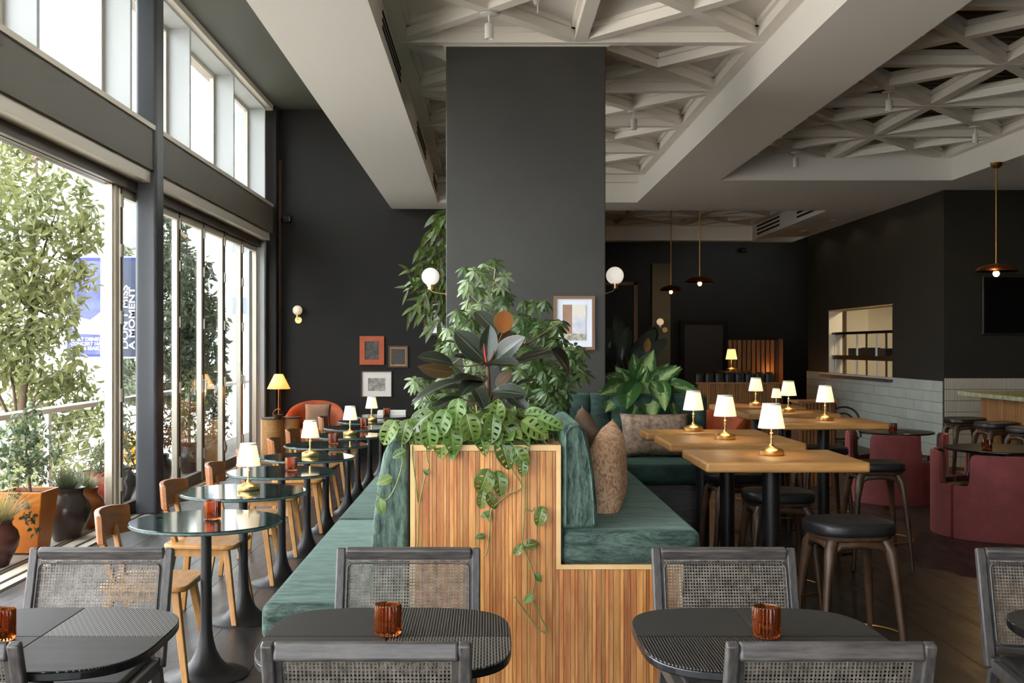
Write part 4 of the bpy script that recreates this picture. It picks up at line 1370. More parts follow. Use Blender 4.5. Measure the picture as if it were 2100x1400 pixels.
# drum cabinets and the warm lamp
cbn = thing('drum_cabinet', 'pale oak drum cabinet beside the orange tub chair', 'cabinet', (XP(590, 15.2), 15.3, 0))
cz = ZP(855, 15.2)
MB().lathe([(.15, 0), (.15, cz - .02), (0, cz - .02)], 40).build('drum_body', 'oak', cbn, smooth=40)
MB().lathe([(0, cz - .02), (.158, cz - .02), (.158, cz), (0, cz)], 40).build('drum_top', 'black_wood', cbn, smooth=40)
cb2 = copy_tree(cbn, loc=(XP(555, 15.0), 15.1, 0), label='pale oak drum cabinet in the window corner under the warm lamp')
wl = thing('reading_lamp', 'warm amber lamp with a cone shade in the window corner', 'lamp', (XP(571, 15.1), 15.12, cz))
MB().lathe([(.07, 0), (.07, .012), (.012, .03), (.009, .06), (.009, .42), (0, .42)], 20).build('stem', 'bronze', wl, smooth=40)
sh = MB()
for z, r in ((ZP(797, 15.1) - cz, .155), (ZP(767, 15.1) - cz, .058)):
    sh.v += [(r * math.cos(2 * PI * k / 36), r * math.sin(2 * PI * k / 36), z) for k in range(36)]
sh.f += [(k, (k + 1) % 36, 36 + (k + 1) % 36, 36 + k) for k in range(36)]
sh.build('lamp_shade', 'shade_warm', wl, smooth=60, solid=.002)
point_light('reading_light', (0, 0, ZP(800, 15.1) - cz), 3, (255, 176, 96), wl, .03)
bk = thing('wicker_basket', 'small basket with an arched handle on the corner drum cabinet', 'basket', (XP(570, 14.98), 14.98, cz))
MB().lathe([(.05, 0), (.07, .05), (.065, .05), (.048, .005), (0, .005)], 20).build('basket_body', 'frame_dark', bk, smooth=40)
MB().tube([(.066 * math.cos(PI * q / 10), 0, .045 + .075 * math.sin(PI * q / 10)) for q in range(11)], .006, 6).build('basket_handle', 'bronze', bk, smooth=60)
# ------------------------------------------------------------------ pictures
def picture(name, label, x0, x1, y0, y1, Y, fw, fm, bits):
    """frame given by its pixel box on a wall plane at depth Y; bits: (u0,u1,v0,v1,material) inside the glass"""
    X0, X1, Z1, Z0 = XP(x0, Y), XP(x1, Y), ZP(y0, Y), ZP(y1, Y)
    w, hh = X1 - X0, Z1 - Z0
    t = thing(name, label, 'picture', ((X0 + X1) / 2, Y, Z0), 0, 'framed pictures')
    h2 = w / 2
    f = MB()
    # mitred frame: four bevelled bars as one joined frame
    o = [(-h2, 0), (h2, 0), (h2, hh), (-h2, hh)]
    i = [(-h2 + fw, fw), (h2 - fw, fw), (h2 - fw, hh - fw), (-h2 + fw, hh - fw)]
    for k in range(4):
        l = (k + 1) % 4
        vs = []
        for yy in (0, -.03):
            for p_ in (o[k], o[l], i[l], i[k]):
                vs.append((p_[0], yy, p_[1]))
        f.add(vs, [(0, 1, 2, 3), (7, 6, 5, 4), (0, 4, 5, 1), (1, 5, 6, 2), (2, 6, 7, 3), (3, 7, 4, 0)])
    f.build('picture_frame', fm, t)
    for n, (u0, u1, v0, v1, m, nm) in enumerate(bits):
        MB().box(-h2 + w * u0, -.012 - .002 * n, hh * v0, -h2 + w * u1, -.010 - .002 * n, hh * v1).build(nm, m, t)
    return t

picture('framed_print', 'brown framed landscape print on the dark column', 1135, 1219.5, 607, 717, 8.555, .022, 'frame_brown',
        [(.05, .95, .04, .96, 'paper_blue', 'mat_board'), (.22, .46, .18, .84, 'art_brown', 'print'), (.45, .78, .18, .84, 'art_cloud', 'print'), (.22, .78, .175, .3, 'art_flower', 'print'), (.46, .78, .62, .84, 'paper', 'print')])
YW = 16.495
picture('framed_photo', 'orange wooden framed photograph on the back wall', 738, 788, 689, 747.5, YW, .075, 'frame_orange', [(.2, .8, .18, .82, 'photo_dark', 'photograph')])
picture('framed_painting', 'small dark framed painting with gold inner line on the back wall', 797, 837, 709, 753, YW, .028, 'frame_dark',
        [(.09, .91, .09, .91, 'frame_gold', 'gold_slip'), (.12, .88, .11, .89, 'frame_dark', 'inner_frame'), (.24, .77, .2, .8, 'photo_black', 'painting')])
picture('framed_etching', 'thin framed pale etching with wide mat on the back wall', 741, 804, 760.5, 814, YW, .012, 'frame_dark',
        [(.02, .98, .02, .98, 'paper', 'mat_board'), (.22, .78, .24, .73, 'photo_pale', 'etching')])
picture('framed_photo', 'blue-white framed photograph half hidden behind the hanging foliage', 869, 935, 614, 687, YW, .03, 'frame_dark',
        [(.05, .95, .05, .95, 'paper_blue', 'mat_board'), (.18, .8, .2, .85, 'photo_mix', 'photograph')])

# ------------------------------------------------------------------ globe wall sconces
def sconce(label, base, axis, globe, r, far=False, scale=1):
    """base plate centre on the wall, axis = direction out of the wall, globe = centre of the glass ball"""
    t = thing('globe_sconce', label, 'wall lamp', base, 0, 'globe wall sconces')
    ax = Vector(axis); g = Vector(globe) - Vector(base)
    mb = MB(); pts = [ax * -.001, ax * .012]
    mb.tube(pts, r * .72, 24)
    mb.build('wall_plate', 'brass', t, smooth=40)
    hx = Vector((g.x, g.y, 0))
    low = g.z - r * 1.75
    arm = [Vector((0, 0, 0)), hx * .8 + Vector((0, 0, low * .9 if abs(low) > .001 else 0)), hx * .96 + Vector((0, 0, low + .012)), hx + Vector((0, 0, low + .035)), hx + Vector((0, 0, g.z - r * 1.2))]
    MB().tube(arm, r * .055, 8).build('arm', 'brass', t, smooth=60)
    MB().lathe([(r * .3, -r * 1.45), (r * .3, -r * 1.12), (r * .42, -r * 1.1), (r * .42, -r * .92), (0, -r * .92)], 20, tuple(g)).build('socket', 'brass', t, smooth=40)
    MB().sphere(tuple(g), r, 28, 18).build('glass_globe', 'opal_far' if far else 'opal', t, smooth=180)
    return t

rg = .070
gl = at(883, 567, 8.9); sconce('white globe sconce on the window side of the column', (-.318, 8.9, gl.z - .14), (-1, 0, 0), gl, rg)
gr = at(1261, 565, 8.9); sconce('white globe sconce on the bar side of the column', (.901, 8.9, gr.z - .155), (1, 0, 0), gr, rg)
gb_ = at(610, 636, 16.38); sconce('white globe sconce on the dark back wall by the windows', (XP(612, 16.49), 16.495, ZP(656, 16.49)), (0, -1, 0), gb_, rg, True)
gp = at(1354, 660, 19.3); sconce('small white globe sconce on the olive pier', (XP(1360, 19.3) + .06, 19.495, ZP(676, 19.4)), (0, -1, 0), gp, .062, True)

# ------------------------------------------------------------------ pendants
def pendant(label, px, py_bulb, Y, dia, ztop, watts):
    x = XP(px, Y); zb = ZP(py_bulb, Y)
    t = thing('dome_pendant', label, 'pendant lamp', (x, Y, zb), 0, 'bronze dome pendants')
    r = dia / 2
    MB().lathe([(r, .035), (r * .97, .05), (r * .8, .085), (r * .5, .108), (r * .2, .12), (.02, .124), (.0, .124), (.0, .118), (r * .2, .114), (r * .5, .102), (r * .78, .078), (r * .95, .042), (r, .035)], 48).build('dome', 'bronze', t, smooth=60)
    MB().tube([(0, 0, .12), (0, 0, ztop - zb - .01)], .009, 8).build('rod', 'brass_dull', t, smooth=60)
    MB().lathe([(.02, -.06), (.055, -.035), (.065, 0), (0, 0)], 24, (0, 0, ztop - zb)).build('ceiling_cup', 'brass_dull', t, smooth=40)
    lh = MB().lathe([(.012, .03), (.012, .12), (0, .12)], 12).build('lamp_holder', 'brass_dull', t, smooth=40)
    MB().sphere((0, 0, .012), .034 if dia > .4 else .03, 16, 12).build('bulb', 'bulb_dim' if watts < 6 else 'bulb', lh, smooth=180)
    point_light('pendant_light', (0, 0, -.045), watts * .7, (255, 206, 140), t, .03)
    return t

pendant('bronze dome pendant above the bar counter', 2043, 563, 12.35, .44, ZS, 7)
pendant('wider bronze dome pendant in the far room', 1435, 583, 16.9, .44, ZL, 4)
pendant('smaller bronze dome pendant near the olive pier', 1376, 600, 18.4, .36, ZL, 3)

# ------------------------------------------------------------------ spots, detector, downlights
def spot(label, px, py, Y, watts=0):
    x = XP(px, Y)
    t = thing('track_spot', label, 'spotlight', (x, Y, ZL), 0, 'white ceiling spotlights')
    MB().lathe([(.05, -.012), (.062, -.008), (.062, 0), (0, 0)], 24).build('mount_disc', 'white_metal', t, smooth=40)
    MB().lathe([(.007, -.07), (.007, -.01), (0, -.01)], 10).build('stem', 'white_metal', t, smooth=40)
    MB().lathe([(0, -.155), (.022, -.155), (.024, -.175), (.031, -.175), (.031, -.075), (.027, -.07), (0, -.07)], 20).build('lamp_can', 'white_metal', t, smooth=40)
    if watts: spot_light('spot_light', (0, 0, -.18), watts, (255, 220, 172), t, 1.6)
    return t

spot('white can spotlight hanging above the column top', 1003, 35, 7.72)
spot('white can spotlight between column and ceiling beam', 1300, 228, 10.95)
spot('white can spotlight of the open lattice nearest the beam', 1823, 190, 10.1, 8)
spot('white can spotlight of the open lattice towards the bar wall', 2000, 260, 11.7, 18)
spot('white can spotlight at the far end of the open lattice', 1632, 313, 13.25, 18)
t = thing('ceiling_sensor', 'white cone sensor on the ceiling panel above the column', 'sensor', (XP(1105, 7.6), 7.75, 4.03))
MB().lathe([(.022, -.10), (.03, -.09), (.05, -.02), (.06, 0), (0, 0)], 24).build('cone_body', 'white_metal', t, smooth=50)
MB().lathe([(.005, -.16), (.005, -.1), (0, -.1)], 8).build('probe', 'white_metal', t, smooth=40)
for i, (px, py) in enumerate(((1852, 399), (1778, 427), (1710, 452), (1652, 473))):
    Y = (ZS - EYE) * FPX / (710 - py)
    t = thing('recessed_light', '%s small recessed light along the soffit above the kitchen wall' % ORD[i], 'downlight', (XP(px, Y), Y, ZS), 0, 'recessed lights above the kitchen wall')
    MB().lathe([(.035, -.004), (.05, -.006), (.055, 0), (.035, .0)], 24).build('trim_ring', 'white_metal', t, smooth=40)
    MB().lathe([(0, -.002), (.036, -.002), (.036, 0), (0, 0)], 24).build('lens', mat('lens_%d' % i, (250, 240, 220), emit=(255, 220, 170), es=.5), t, smooth=40)
    spot_light('downlight', (0, 0, -.012), 1.5, (255, 220, 176), t, 2.7)
t = thing('security_camera', 'small dark camera high on the far wall', 'camera', (XP(1525, 23.9), 23.98, ZP(513, 23.9)))
MB().box(-.05, -.12, -.05, .05, .02, .05).build('camera_body', 'black_gloss', t, bevel=.02)
t = thing('wall_speaker', 'small black speaker on the back wall beside the windows', 'speaker', (XP(585, 16.4), 16.48, ZP(449, 16.4)))
MB().box(-.05, -.1, -.05, .08, .015, .05).build('speaker_body', 'black_gloss', t, bevel=.02)
MB().tube([(-.05, .01, 0), (-.12, .01, .0)], .012, 8).build('bracket', 'black_gloss', t)
# ------------------------------------------------------------------ leaves
def wid(shape, t):
    if shape == 'rubber': return (math.sin(PI * min(1, t) ** .92)) ** .62 * (1 if t < .9 else (1 - t) / .1 * .35 + .65)
    if shape == 'heart': return (math.sin(PI * t ** .62)) ** .75
    if shape == 'lance': return (math.sin(PI * t ** .85)) ** 1.0
    if shape == 'ovate': return (math.sin(PI * t ** .78)) ** .85
    return math.sin(PI * t)


def leaf_into(mb, L, Wd, shape, nl, nw, curl, fold, wave=0, holes=False, M4=None):
    k = len(mb.v)
    for i in range(nl + 1):
        t = i / nl
        w = wid(shape, t) if 0 < i < nl else .0
        for j in range(nw + 1):
            u = -1 + 2 * j / nw
            p = Vector((u * w * Wd / 2, L * (t + (.13 * abs(u) * math.sin(PI * t) if holes else 0)) * (1 - .18 * curl * t), -curl * L * t * t * .55 + fold * abs(u) * w * Wd / 2 + wave * Wd * math.sin(t * 9 + u * 2) * abs(u)))
            if M4 is not None: p = M4 @ p
            mb.v.append(tuple(p)); mb.uv.append((j / nw, t))
    for i in range(nl):
        for j in range(nw):
            if holes and 2 <= i <= nl - 3 and ((j in (1, 2) and i % 3 == 0) or (j in (nw - 2, nw - 3) and i % 3 == 1)):
                continue
            a = k + i * (nw + 1) + j
            mb.f.append((a, a + 1, a + nw + 2, a + nw + 1))


def leaf_mesh(name, mt, Wd=.42, shape='rubber', nl=8, nw=4, curl=.3, fold=.15, wave=0, holes=False):
    mb = MB(); mb.uv = []
    leaf_into(mb, 1.0, Wd, shape, nl, nw, curl, fold, wave, holes)
    me = mb.mesh(name)
    me.materials.append(M[mt]); me.polygons.foreach_set('use_smooth', [True] * len(me.polygons))
    return me


def put_leaf(me, root, b, t, n, width=None, name='leaf'):
    """b, t world base and tip; n world normal hint"""
    b = Vector(b); t = Vector(t); d = t - b
    o = bpy.data.objects.new(name, me); C.objects.link(o); o.parent = root
    orient(o, b - root.location, d, n, d.length, (width or d.length))
    return o


# rubber plant in front of the column
RY = 5.28
rp = thing('rubber_plant', 'dark glossy rubber plant rising from the wooden planter', 'plant', at(1002, 912, RY))
rl = [leaf_mesh('leaf', 'leaf_rubber', .46, 'rubber', 9, 6, c, f) for c, f in ((.12, .32), (.3, .3), (.5, .24))]
ra = leaf_mesh('leaf', 'leaf_amber', .6, 'rubber', 9, 6, .1, .12)
rb_ = leaf_mesh('leaf', 'leaf_brown', .42, 'rubber', 9, 6, .25, .2)
RL = [  # base px, tip px, depth shift of tip, mesh, width factor, normal
    ((996, 742), (932, 676), -.05, rl[0], 1.25, (.25, -1, .35)), ((997, 742), (1006, 664), -.02, rl[0], 1.05, (.1, -1, .1)),
    ((1010, 744), (1074, 688), -.12, rl[0], 1.2, (-.35, -1, .5)), ((1014, 722), (1054, 670), .1, rb_, 1.2, (-.3, -1, -.4)),
    ((1030, 684), (1036, 632), .12, ra, 1.25, (0, -1, .1)), ((1018, 682), (974, 632), .16, rl[0], 1.3, (.3, -1, .2)),
    ((1056, 746), (1150, 710), .05, rl[1], .9, (-.1, -.55, 1)), ((996, 752), (1062, 730), -.2, rl[1], 1.0, (0, -.7, 1)),
    ((990, 750), (936, 718), -.12, rl[1], 1.0, (.2, -.6, 1)), ((930, 748), (858, 722), -.08, rl[1], 1.1, (.25, -.8, .8)),
    ((932, 764), (860, 756), -.16, rb_, 1.0, (.1, -.9, -.25)), ((994, 786), (932, 762), -.22, rl[1], 1.1, (.1, -.5, 1)),
    ((990, 778), (950, 782), -.28, rl[2], 1.1, (.1, -.7, .8)), ((950, 780), (828, 802), -.05, rl[2], .62, (.1, -.35, 1)),
    ((996, 806), (900, 772), .0, rl[2], .75, (.2, -.35, 1)), ((1016, 792), (1050, 756), .02, rb_, 1.1, (-.5, -1, .0)),
    ((1008, 804), (1078, 800), -.15, rl[1], 1.25, (0, -.8, .7)), ((946, 816), (876, 828), -.1, rl[2], .95, (.1, -.5, 1)),
    ((1130, 716), (1194, 768), .12, rl[2], 1.25, (-.3, -.8, .7)), ((934, 704), (896, 694), .1, rl[1], 1.0, (.2, -.5, 1)),
    ((1152, 660), (1174, 668), .0, rl[1], 1.2, (0, -.7, 1)), ((970, 790), (1000, 822), -.2, rl[2], .9, (.2, -.9, .5)),
    ((1030, 800), (1090, 840), -.12, rl[2], .9, (-.2, -.8, .6)), ((1060, 790), (1110, 770), .1, rl[1], .8, (-.2, -.6, 1)),
]
stems = MB()
base = at(1002, 905, RY)
node = [at(1002, 905, RY), at(1003, 830, RY), at(1001, 770, RY), at(1000, 745, RY)]
stems.tube([p - rp.location for p in node], [.014, .012, .010, .007], 8)
for (b, t, dy, me, wf, n) in RL:
    B = at(b[0], b[1], RY + R(-.03, .03)); T = at(t[0], t[1], RY + dy)
    pl_ = math.hypot(t[0] - b[0], t[1] - b[1]) / FPX * RY
    put_leaf(me, rp, B, T, n, max(pl_, .7 * (T - B).length) * wf)
    q = min(node, key=lambda p: (p - B).length + (0.3 if p.z > B.z + .02 else 0))
    stems.tube([q - rp.location, (q * .4 + B * .6) - rp.location + Vector((0, 0, -.01)), B - rp.location], [.006, .004, .003], 6)
stems.build('stems', 'stem_brown', rp, smooth=60)
MB().tube([at(997, 742, RY - .02) - rp.location, at(994, 722, RY - .02) - rp.location, at(992, 705, RY - .02) - rp.location], [.005, .005, .001], 8).build('red_sheath', mat('sheath_red', (196, 56, 44), rough=.4), rp, smooth=60)

# split-leaf vine spilling over the planter rim
mv = thing('monstera_vine', 'bright green holed-leaf vine spilling over the planter rim', 'plant', (0, 5.1, 1.1))
ml = [leaf_mesh('leaf', 'leaf_monstera', w, 'heart', 16, 8, c, f, .04, True) for w, c, f in ((.56, .5, .2), (.64, .75, .12), (.5, .35, .34))]
ml += [leaf_mesh('leaf', 'leaf_monstera', .55, 'heart', 8, 6, .4, .2, .03, False)]
st_ = MB()
cx, cy, cz = -.02, 5.16, 1.12
for i in range(215):
    a = R(0, 2 * PI); e = R(.0, 1.3)
    if math.sin(a) > .5 and random.random() < .5: a = -a
    rad = R(.62, 1.0)
    ux, uy, uz = math.cos(a) * math.cos(e), math.sin(a) * math.cos(e), math.sin(e)
    p = Vector((cx + ux * .36 * rad, cy + uy * .30 * rad, cz + .02 + uz * .17 * rad))
    d = Vector((ux * .9 + R(-.5, .5), uy * .8 - .35 + R(-.3, .3), R(-.55, .25)))
    n = Vector((ux * .6 + R(-.5, .5), uy * .5 - .4 + R(-.3, .3), .75 + R(-.4, .3)))
    L = R(.075, .15)
    put_leaf(random.choice(ml), mv, p, p + d.normalized() * L, n, L * R(.85, 1.1))
    if i % 2 == 0:
        q = Vector((cx + R(-.2, .2), cy + R(-.15, .2), 1.1))
        st_.tube([q - mv.location, (q + p) / 2 + Vector((0, 0, .03)) - mv.location, p - mv.location], [.003, .0025, .002], 5)
YV = 4.835
VL = [(1037, 930, 66, -70, 0), (1068, 940, 50, -60, 1), (1072, 960, 34, -95, 0), (992, 990, 56, -110, 1), (1025, 992, 52, -80, 0), (988, 1025, 38, -100, 2), (1010, 1028, 36, -60, 0),
      (996, 1055, 24, 195, 3), (983, 1100, 22, 185, 3), (1108, 1060, 42, -105, 0), (1090, 1115, 30, 20, 1), (1062, 1128, 28, -130, 0), (1105, 1185, 22, -50, 3), (1083, 1228, 26, -140, 3),
      (795, 888, 56, -120, 0), (826, 888, 50, -110, 1), (852, 905, 46, -80, 2), (817, 930, 30, 200, 0), (787, 985, 34, 200, 3), (782, 1040, 34, -75, 3), (873, 967, 16, 140, 3),
      (880, 895, 60, -85, 0), (930, 905, 54, -80, 1), (1050, 895, 74, -55, 0), (1010, 880, 60, -95, 2), (965, 880, 60, -75, 1), (1100, 880, 64, -30, 0), (905, 870, 60, -110, 0), (860, 862, 60, -150, 1), (1130, 868, 54, -20, 2), (935, 850, 62, -100, 0), (1020, 845, 54, 80, 0)]
for (px, py, sz, ang, mi) in VL:
    yy = YV + (R(-.03, .01) if py > 915 else R(-.05, .06))
    c = at(px, py, yy); s = sz / FPX * yy * 1.12
    d = Vector((math.cos(math.radians(ang)), R(-.35, -.1), math.sin(math.radians(ang)))).normalized()
    put_leaf(ml[mi], mv, c - d * s / 2, c + d * s / 2, (R(-.3, .3), -1, .45), s * 1.05)
VS = [[(875, 900), (875, 935), (880, 955), (872, 977), (860, 1035), (857, 1105), (855, 1126)], [(846, 905), (846, 935), (852, 985), (857, 1030)], [(1086, 900), (1086, 915), (1077, 967), (1076, 1042), (1072, 1102), (1071, 1113), (1083, 1145), (1097, 1188), (1093, 1227), (1122, 1294), (1102, 1286), (1055, 1223)],
      [(1040, 905), (1047, 955), (1070, 997), (1042, 1015), (1010, 1042), (1005, 1072), (1000, 1127), (992, 1140)], [(828, 880), (825, 910), (825, 950), (812, 995), (792, 1025), (770, 1010)], [(1076, 1045), (1090, 1047), (1097, 1040)], [(1005, 1072), (990, 1050)], [(840, 890), (810, 885), (795, 875)]]
for ln in VS:
    pts = [at(x, y, YV + (.005 if y > 912 else .03)) - mv.location for x, y in ln]
    fine = []
    for i in range(len(pts) - 1):
        for k in range(4):
            t = k / 4
            p0, p1, p2, p3 = pts[max(i - 1, 0)], pts[i], pts[i + 1], pts[min(i + 2, len(pts) - 1)]
            fine.append(.5 * ((2 * p1) + (-p0 + p2) * t + (2 * p0 - 5 * p1 + 4 * p2 - p3) * t * t + (-p0 + 3 * p1 - 3 * p2 + p3) * t ** 3))
    fine.append(pts[-1])
    st_.tube(fine, .0032, 6)
st_.build('stems', 'stem_green', mv, smooth=60)


# umbrella plants (whorled leaves)
def whorl_mesh(mt, n, L, droop):
    mb = MB(); mb.uv = []
    for k in range(n):
        a = 2 * PI * k / n + R(-.12, .12)
        dr = droop + R(-.15, .15)
        m = Matrix.Rotation(a, 4, 'Z') @ Matrix.Rotation(-dr, 4, 'X') @ Matrix.Translation((0, .06 * L, 0))
        leaf_into(mb, L * R(.8, 1.05), L * .27, 'ovate', 5, 2, .35, .25, 0, False, m)
    mb.tube([(0, 0, 0), (0, 0, -.35 * L)], .02 * L, 5)
    mb.uv += [(.5, 0)] * (len(mb.v) - len(mb.uv))
    me = mb.mesh('leaf'); me.materials.append(M[mt]); me.polygons.foreach_set('use_smooth', [True] * len(me.polygons))
    return me


def umbrella(label, root_px, Y, lines, mts, spread, count, size):
    t = thing('umbrella_plant', label, 'plant', at(root_px[0], root_px[1], Y), 0, 'umbrella plants in the planter')
    ms = [whorl_mesh(m, n, 1.0, dr) for m in mts for n, dr in ((7, .35), (8, .6))]
    st = MB()
    for ln in lines:
        P_ = [at(x, y, Y + dy) for x, y, dy in ln]
        st.tube([p - t.location for p in P_], [.008 - .004 * i / len(P_) for i in range(len(P_))], 6)
        m = count // len(lines)
        for i in range(m):
            u = (.22 + .78 * (i + 1) / m) * (len(P_) - 1)
            k = min(int(u), len(P_) - 2); p = P_[k].lerp(P_[k + 1], u - k)
            off = Vector((R(-1, 1), R(-1, .6), R(-.8, .9))) * spread
            c = p + off
            n = Vector((off.x * 1.2, -.75 + off.y, .6 + R(-.35, .4)))
            s = size * R(.75, 1.15)
            o = bpy.data.objects.new('leaf', random.choice(ms)); C.objects.link(o); o.parent = t
            dd = Vector((R(-1, 1), R(-1, 1), R(-.2, .2)))
            dd = (dd - n * dd.dot(n) / n.length_squared)
            orient(o, c - t.location, dd, n, s)
            st.tube([p - t.location, c - t.location], [.003, .002], 5)
    st.build('stems', 'stem_green', t, smooth=60)
    return t

umbrella('tall pale umbrella plant left of the rubber plant', (985, 900), 5.95,
         [[(985, 900, 0), (965, 720, 0), (955, 640, 0), (968, 580, 0), (972, 548, 0)], [(990, 900, 0), (1002, 720, .1), (1008, 620, .1), (1016, 552, .1)], [(985, 900, 0), (950, 730, -.1), (940, 690, -.1), (960, 660, -.1)], [(975, 900, 0), (930, 800, -.3), (890, 790, -.4), (868, 800, -.45)], [(975, 900, 0), (950, 820, -.4), (905, 820, -.45), (885, 836, -.5)]],
         ['leaf_pale', 'leaf_schefflera'], .075, 90, .078)
umbrella('green umbrella plant before the framed print on the column', (1050, 900), 5.95,
         [[(1050, 900, 0), (1070, 760, 0), (1080, 680, 0), (1092, 615, .1)], [(1055, 900, 0), (1100, 760, 0), (1120, 690, 0), (1132, 660, 0)], [(1060, 900, 0), (1125, 790, -.1), (1160, 745, -.1), (1172, 740, -.1)], [(1060, 900, 0), (1110, 830, -.2), (1135, 810, -.2), (1140, 800, -.2)], [(1050, 900, 0), (1080, 800, -.1), (1100, 770, -.1), (1095, 740, -.1)]],
         ['leaf_schefflera'], .085, 100, .08)

# long-leaved ficus behind the column
FY = 10.35
fi = thing('ficus_tree', 'tall ficus with long drooping leaves behind the column', 'plant', (-.13, FY, 0))
MB().lathe([(.0, .0), (.16, 0), (.2, .5), (.19, .52), (.0, .48)], 28).build('pot', 'pot_dark', fi, smooth=40)
fl_m = [leaf_mesh('leaf', 'leaf_ficus', w, 'lance', 7, 2, c, .3) for w, c in ((.2, .35), (.24, .6), (.17, .15))]
fs = MB()
tips = [(902, 438), (884, 455), (872, 478), (905, 490), (858, 508), (880, 520), (835, 560), (852, 548), (900, 545), (870, 570), (890, 590), (838, 592), (858, 610), (842, 632), (862, 640), (880, 632), (902, 640), (885, 668), (905, 690), (870, 560), (895, 470), (850, 575), (905, 600), (895, 715)]
fs.tube([(0, 0, .45), (.02, 0, 1.2), (-.02, .0, 2.0), (.0, 0, 2.75)], [.022, .018, .014, .008], 8)
nleaf = 0
for i, (px, py) in enumerate(tips):
    T = at(px, py, FY + R(-.3, .3)) - fi.location
    z0 = min(2.7, max(1.0, T.z - .05 + R(0, .25)))
    B = Vector((0, 0, z0))
    mid = (B + T) / 2 + Vector((0, 0, .12))
    fs.tube([B, mid, T], [.007, .005, .002], 5)
    for k in range(12):
        u = .35 + .65 * k / 11
        p = (B * (1 - u) ** 2 + mid * 2 * u * (1 - u) + T * u * u)
        d = Vector((R(-.75, .35), R(-.6, .4), R(-1.1, .05)))
        L = R(.15, .24)
        o = put_leaf(random.choice(fl_m), fi, p + fi.location, p + fi.location + d.normalized() * L, (R(-.5, .5), -.8, .6), L * R(.9, 1.15))
        nleaf += 1
fs.build('stems', 'stem_brown', fi, smooth=60)

# variegated plant behind the channelled bench
PB = thing('planter_box', 'dark planter box behind the channel-tufted bench', 'planter', (.95, 8.6, 0))
MB().box(0, 0, 0, .62, .75, 1.1).build('box_body', 'charcoal', PB, bevel=.01)
MB().box(.03, .03, 1.1, .59, .72, 1.115).build('soil', 'soil', PB)
AY = 8.72
ag = thing('aglaonema_plant', 'variegated broad-leaved plant spilling over the tufted bench', 'plant', at(1312, 822, AY))
am = [leaf_mesh('leaf', 'leaf_variegated', w, 'ovate', 9, 6, c, f, .02) for w, c, f in ((.44, .35, .2), (.5, .6, .14), (.4, .2, .26))]
AL = [((1305, 800), (1345, 712), 0), ((1312, 790), (1310, 742), .05), ((1300, 800), (1262, 742), -.05), ((1300, 802), (1246, 762), -.05), ((1296, 808), (1238, 786), -.1), ((1290, 815), (1236, 808), -.12), ((1322, 800), (1390, 742), .0), ((1325, 800), (1396, 746), -.1),
      ((1330, 806), (1370, 768), -.1), ((1335, 812), (1438, 806), -.1), ((1330, 816), (1400, 806), -.18), ((1318, 806), (1328, 742), -.05), ((1315, 812), (1345, 778), -.15), ((1320, 816), (1333, 828), -.25), ((1322, 800), (1352, 752), -.1), ((1310, 810), (1302, 770), -.12),
      ((1322, 800), (1334, 832), -.3), ((1340, 812), (1386, 822), -.2), ((1300, 815), (1268, 825), -.2), ((1308, 812), (1290, 790), -.2), ((1300, 812), (1256, 798), -.18), ((1318, 818), (1312, 800), -.25), ((1345, 815), (1376, 795), -.15), ((1292, 820), (1250, 826), -.15), ((1306, 800), (1286, 750), .1), ((1316, 796), (1360, 730), .12), ((1310, 800), (1330, 760), -.2), ((1305, 818), (1345, 812), -.26)]
for k in range(16):
    an = R(-.5, PI + .5); ln = R(55, 95)
    AL.append(((1312 + 30 * math.cos(an), 812 - 8 * math.sin(an)), (1316 + ln * 1.25 * math.cos(an), 808 - ln * .85 * max(math.sin(an), -.2)), R(-.25, .1)))
for (b, t, dy) in (((1328, 776), (1338, 846), -.5), ((1312, 780), (1312, 834), -.5), ((1346, 778), (1364, 832), -.5), ((1296, 780), (1284, 828), -.5), ((1356, 782), (1398, 824), -.46), ((1288, 782), (1258, 818), -.46), ((1350, 786), (1440, 800), -.3), ((1345, 790), (1425, 786), -.2), ((1340, 800), (1400, 748), -.1), ((1295, 790), (1240, 796), -.4), ((1300, 800), (1236, 758), -.1), ((1310, 795), (1300, 720), 0), ((1330, 800), (1372, 735), 0), ((1350, 812), (1392, 832), -.3)):
    AL.append((b, t, dy))
sg = MB()
for (b, t, dy) in AL:
    B = at(b[0], b[1], AY - .05); T = at(t[0], t[1], AY + dy)
    put_leaf(random.choice(am), ag, B, T, (R(-.3, .3), -.9, .55), (T - B).length * R(.85, 1.15))
    sg.tube([Vector((R(-.05, .05), R(-.05, .05), 0)), B - ag.location], [.006, .004], 5)
sg.build('stems', 'stem_green', ag, smooth=60)
dr = thing('rubber_plant', 'shadowy rubber plant in the recess behind the variegated plant', 'plant', at(1300, 815, 9.4))
dm = [leaf_mesh('leaf', 'leaf_dark', .3, 'rubber', 8, 4, c, .25) for c in (.2, .4)]
sg = MB()
for (b, t, dy) in (((1290, 740), (1352, 668), 0), ((1275, 740), (1290, 662), 0), ((1262, 740), (1242, 660), .1), ((1270, 760), (1240, 690), 0), ((1310, 745), (1372, 688), -.05), ((1300, 740), (1318, 690), .1), ((1285, 730), (1262, 640), .1), ((1325, 730), (1345, 655), .15), ((1260, 750), (1250, 700), -.1)):
    B = at(b[0], b[1], 9.4); T = at(t[0], t[1], 9.4 + dy)
    put_leaf(random.choice(dm), dr, B, T, (R(-.4, .4), -.9, .4), (T - B).length * 1.1)
    sg.tube([Vector((0, 0, 0)), B - dr.location], [.008, .004], 5)
put_leaf(leaf_mesh('leaf', 'leaf_amber', .5, 'rubber', 8, 4, .2, .2), dr, at(1325, 722, 9.3), at(1330, 692, 9.3), (.2, -1, .2))
sg.build('stems', 'stem_brown', dr, smooth=60)
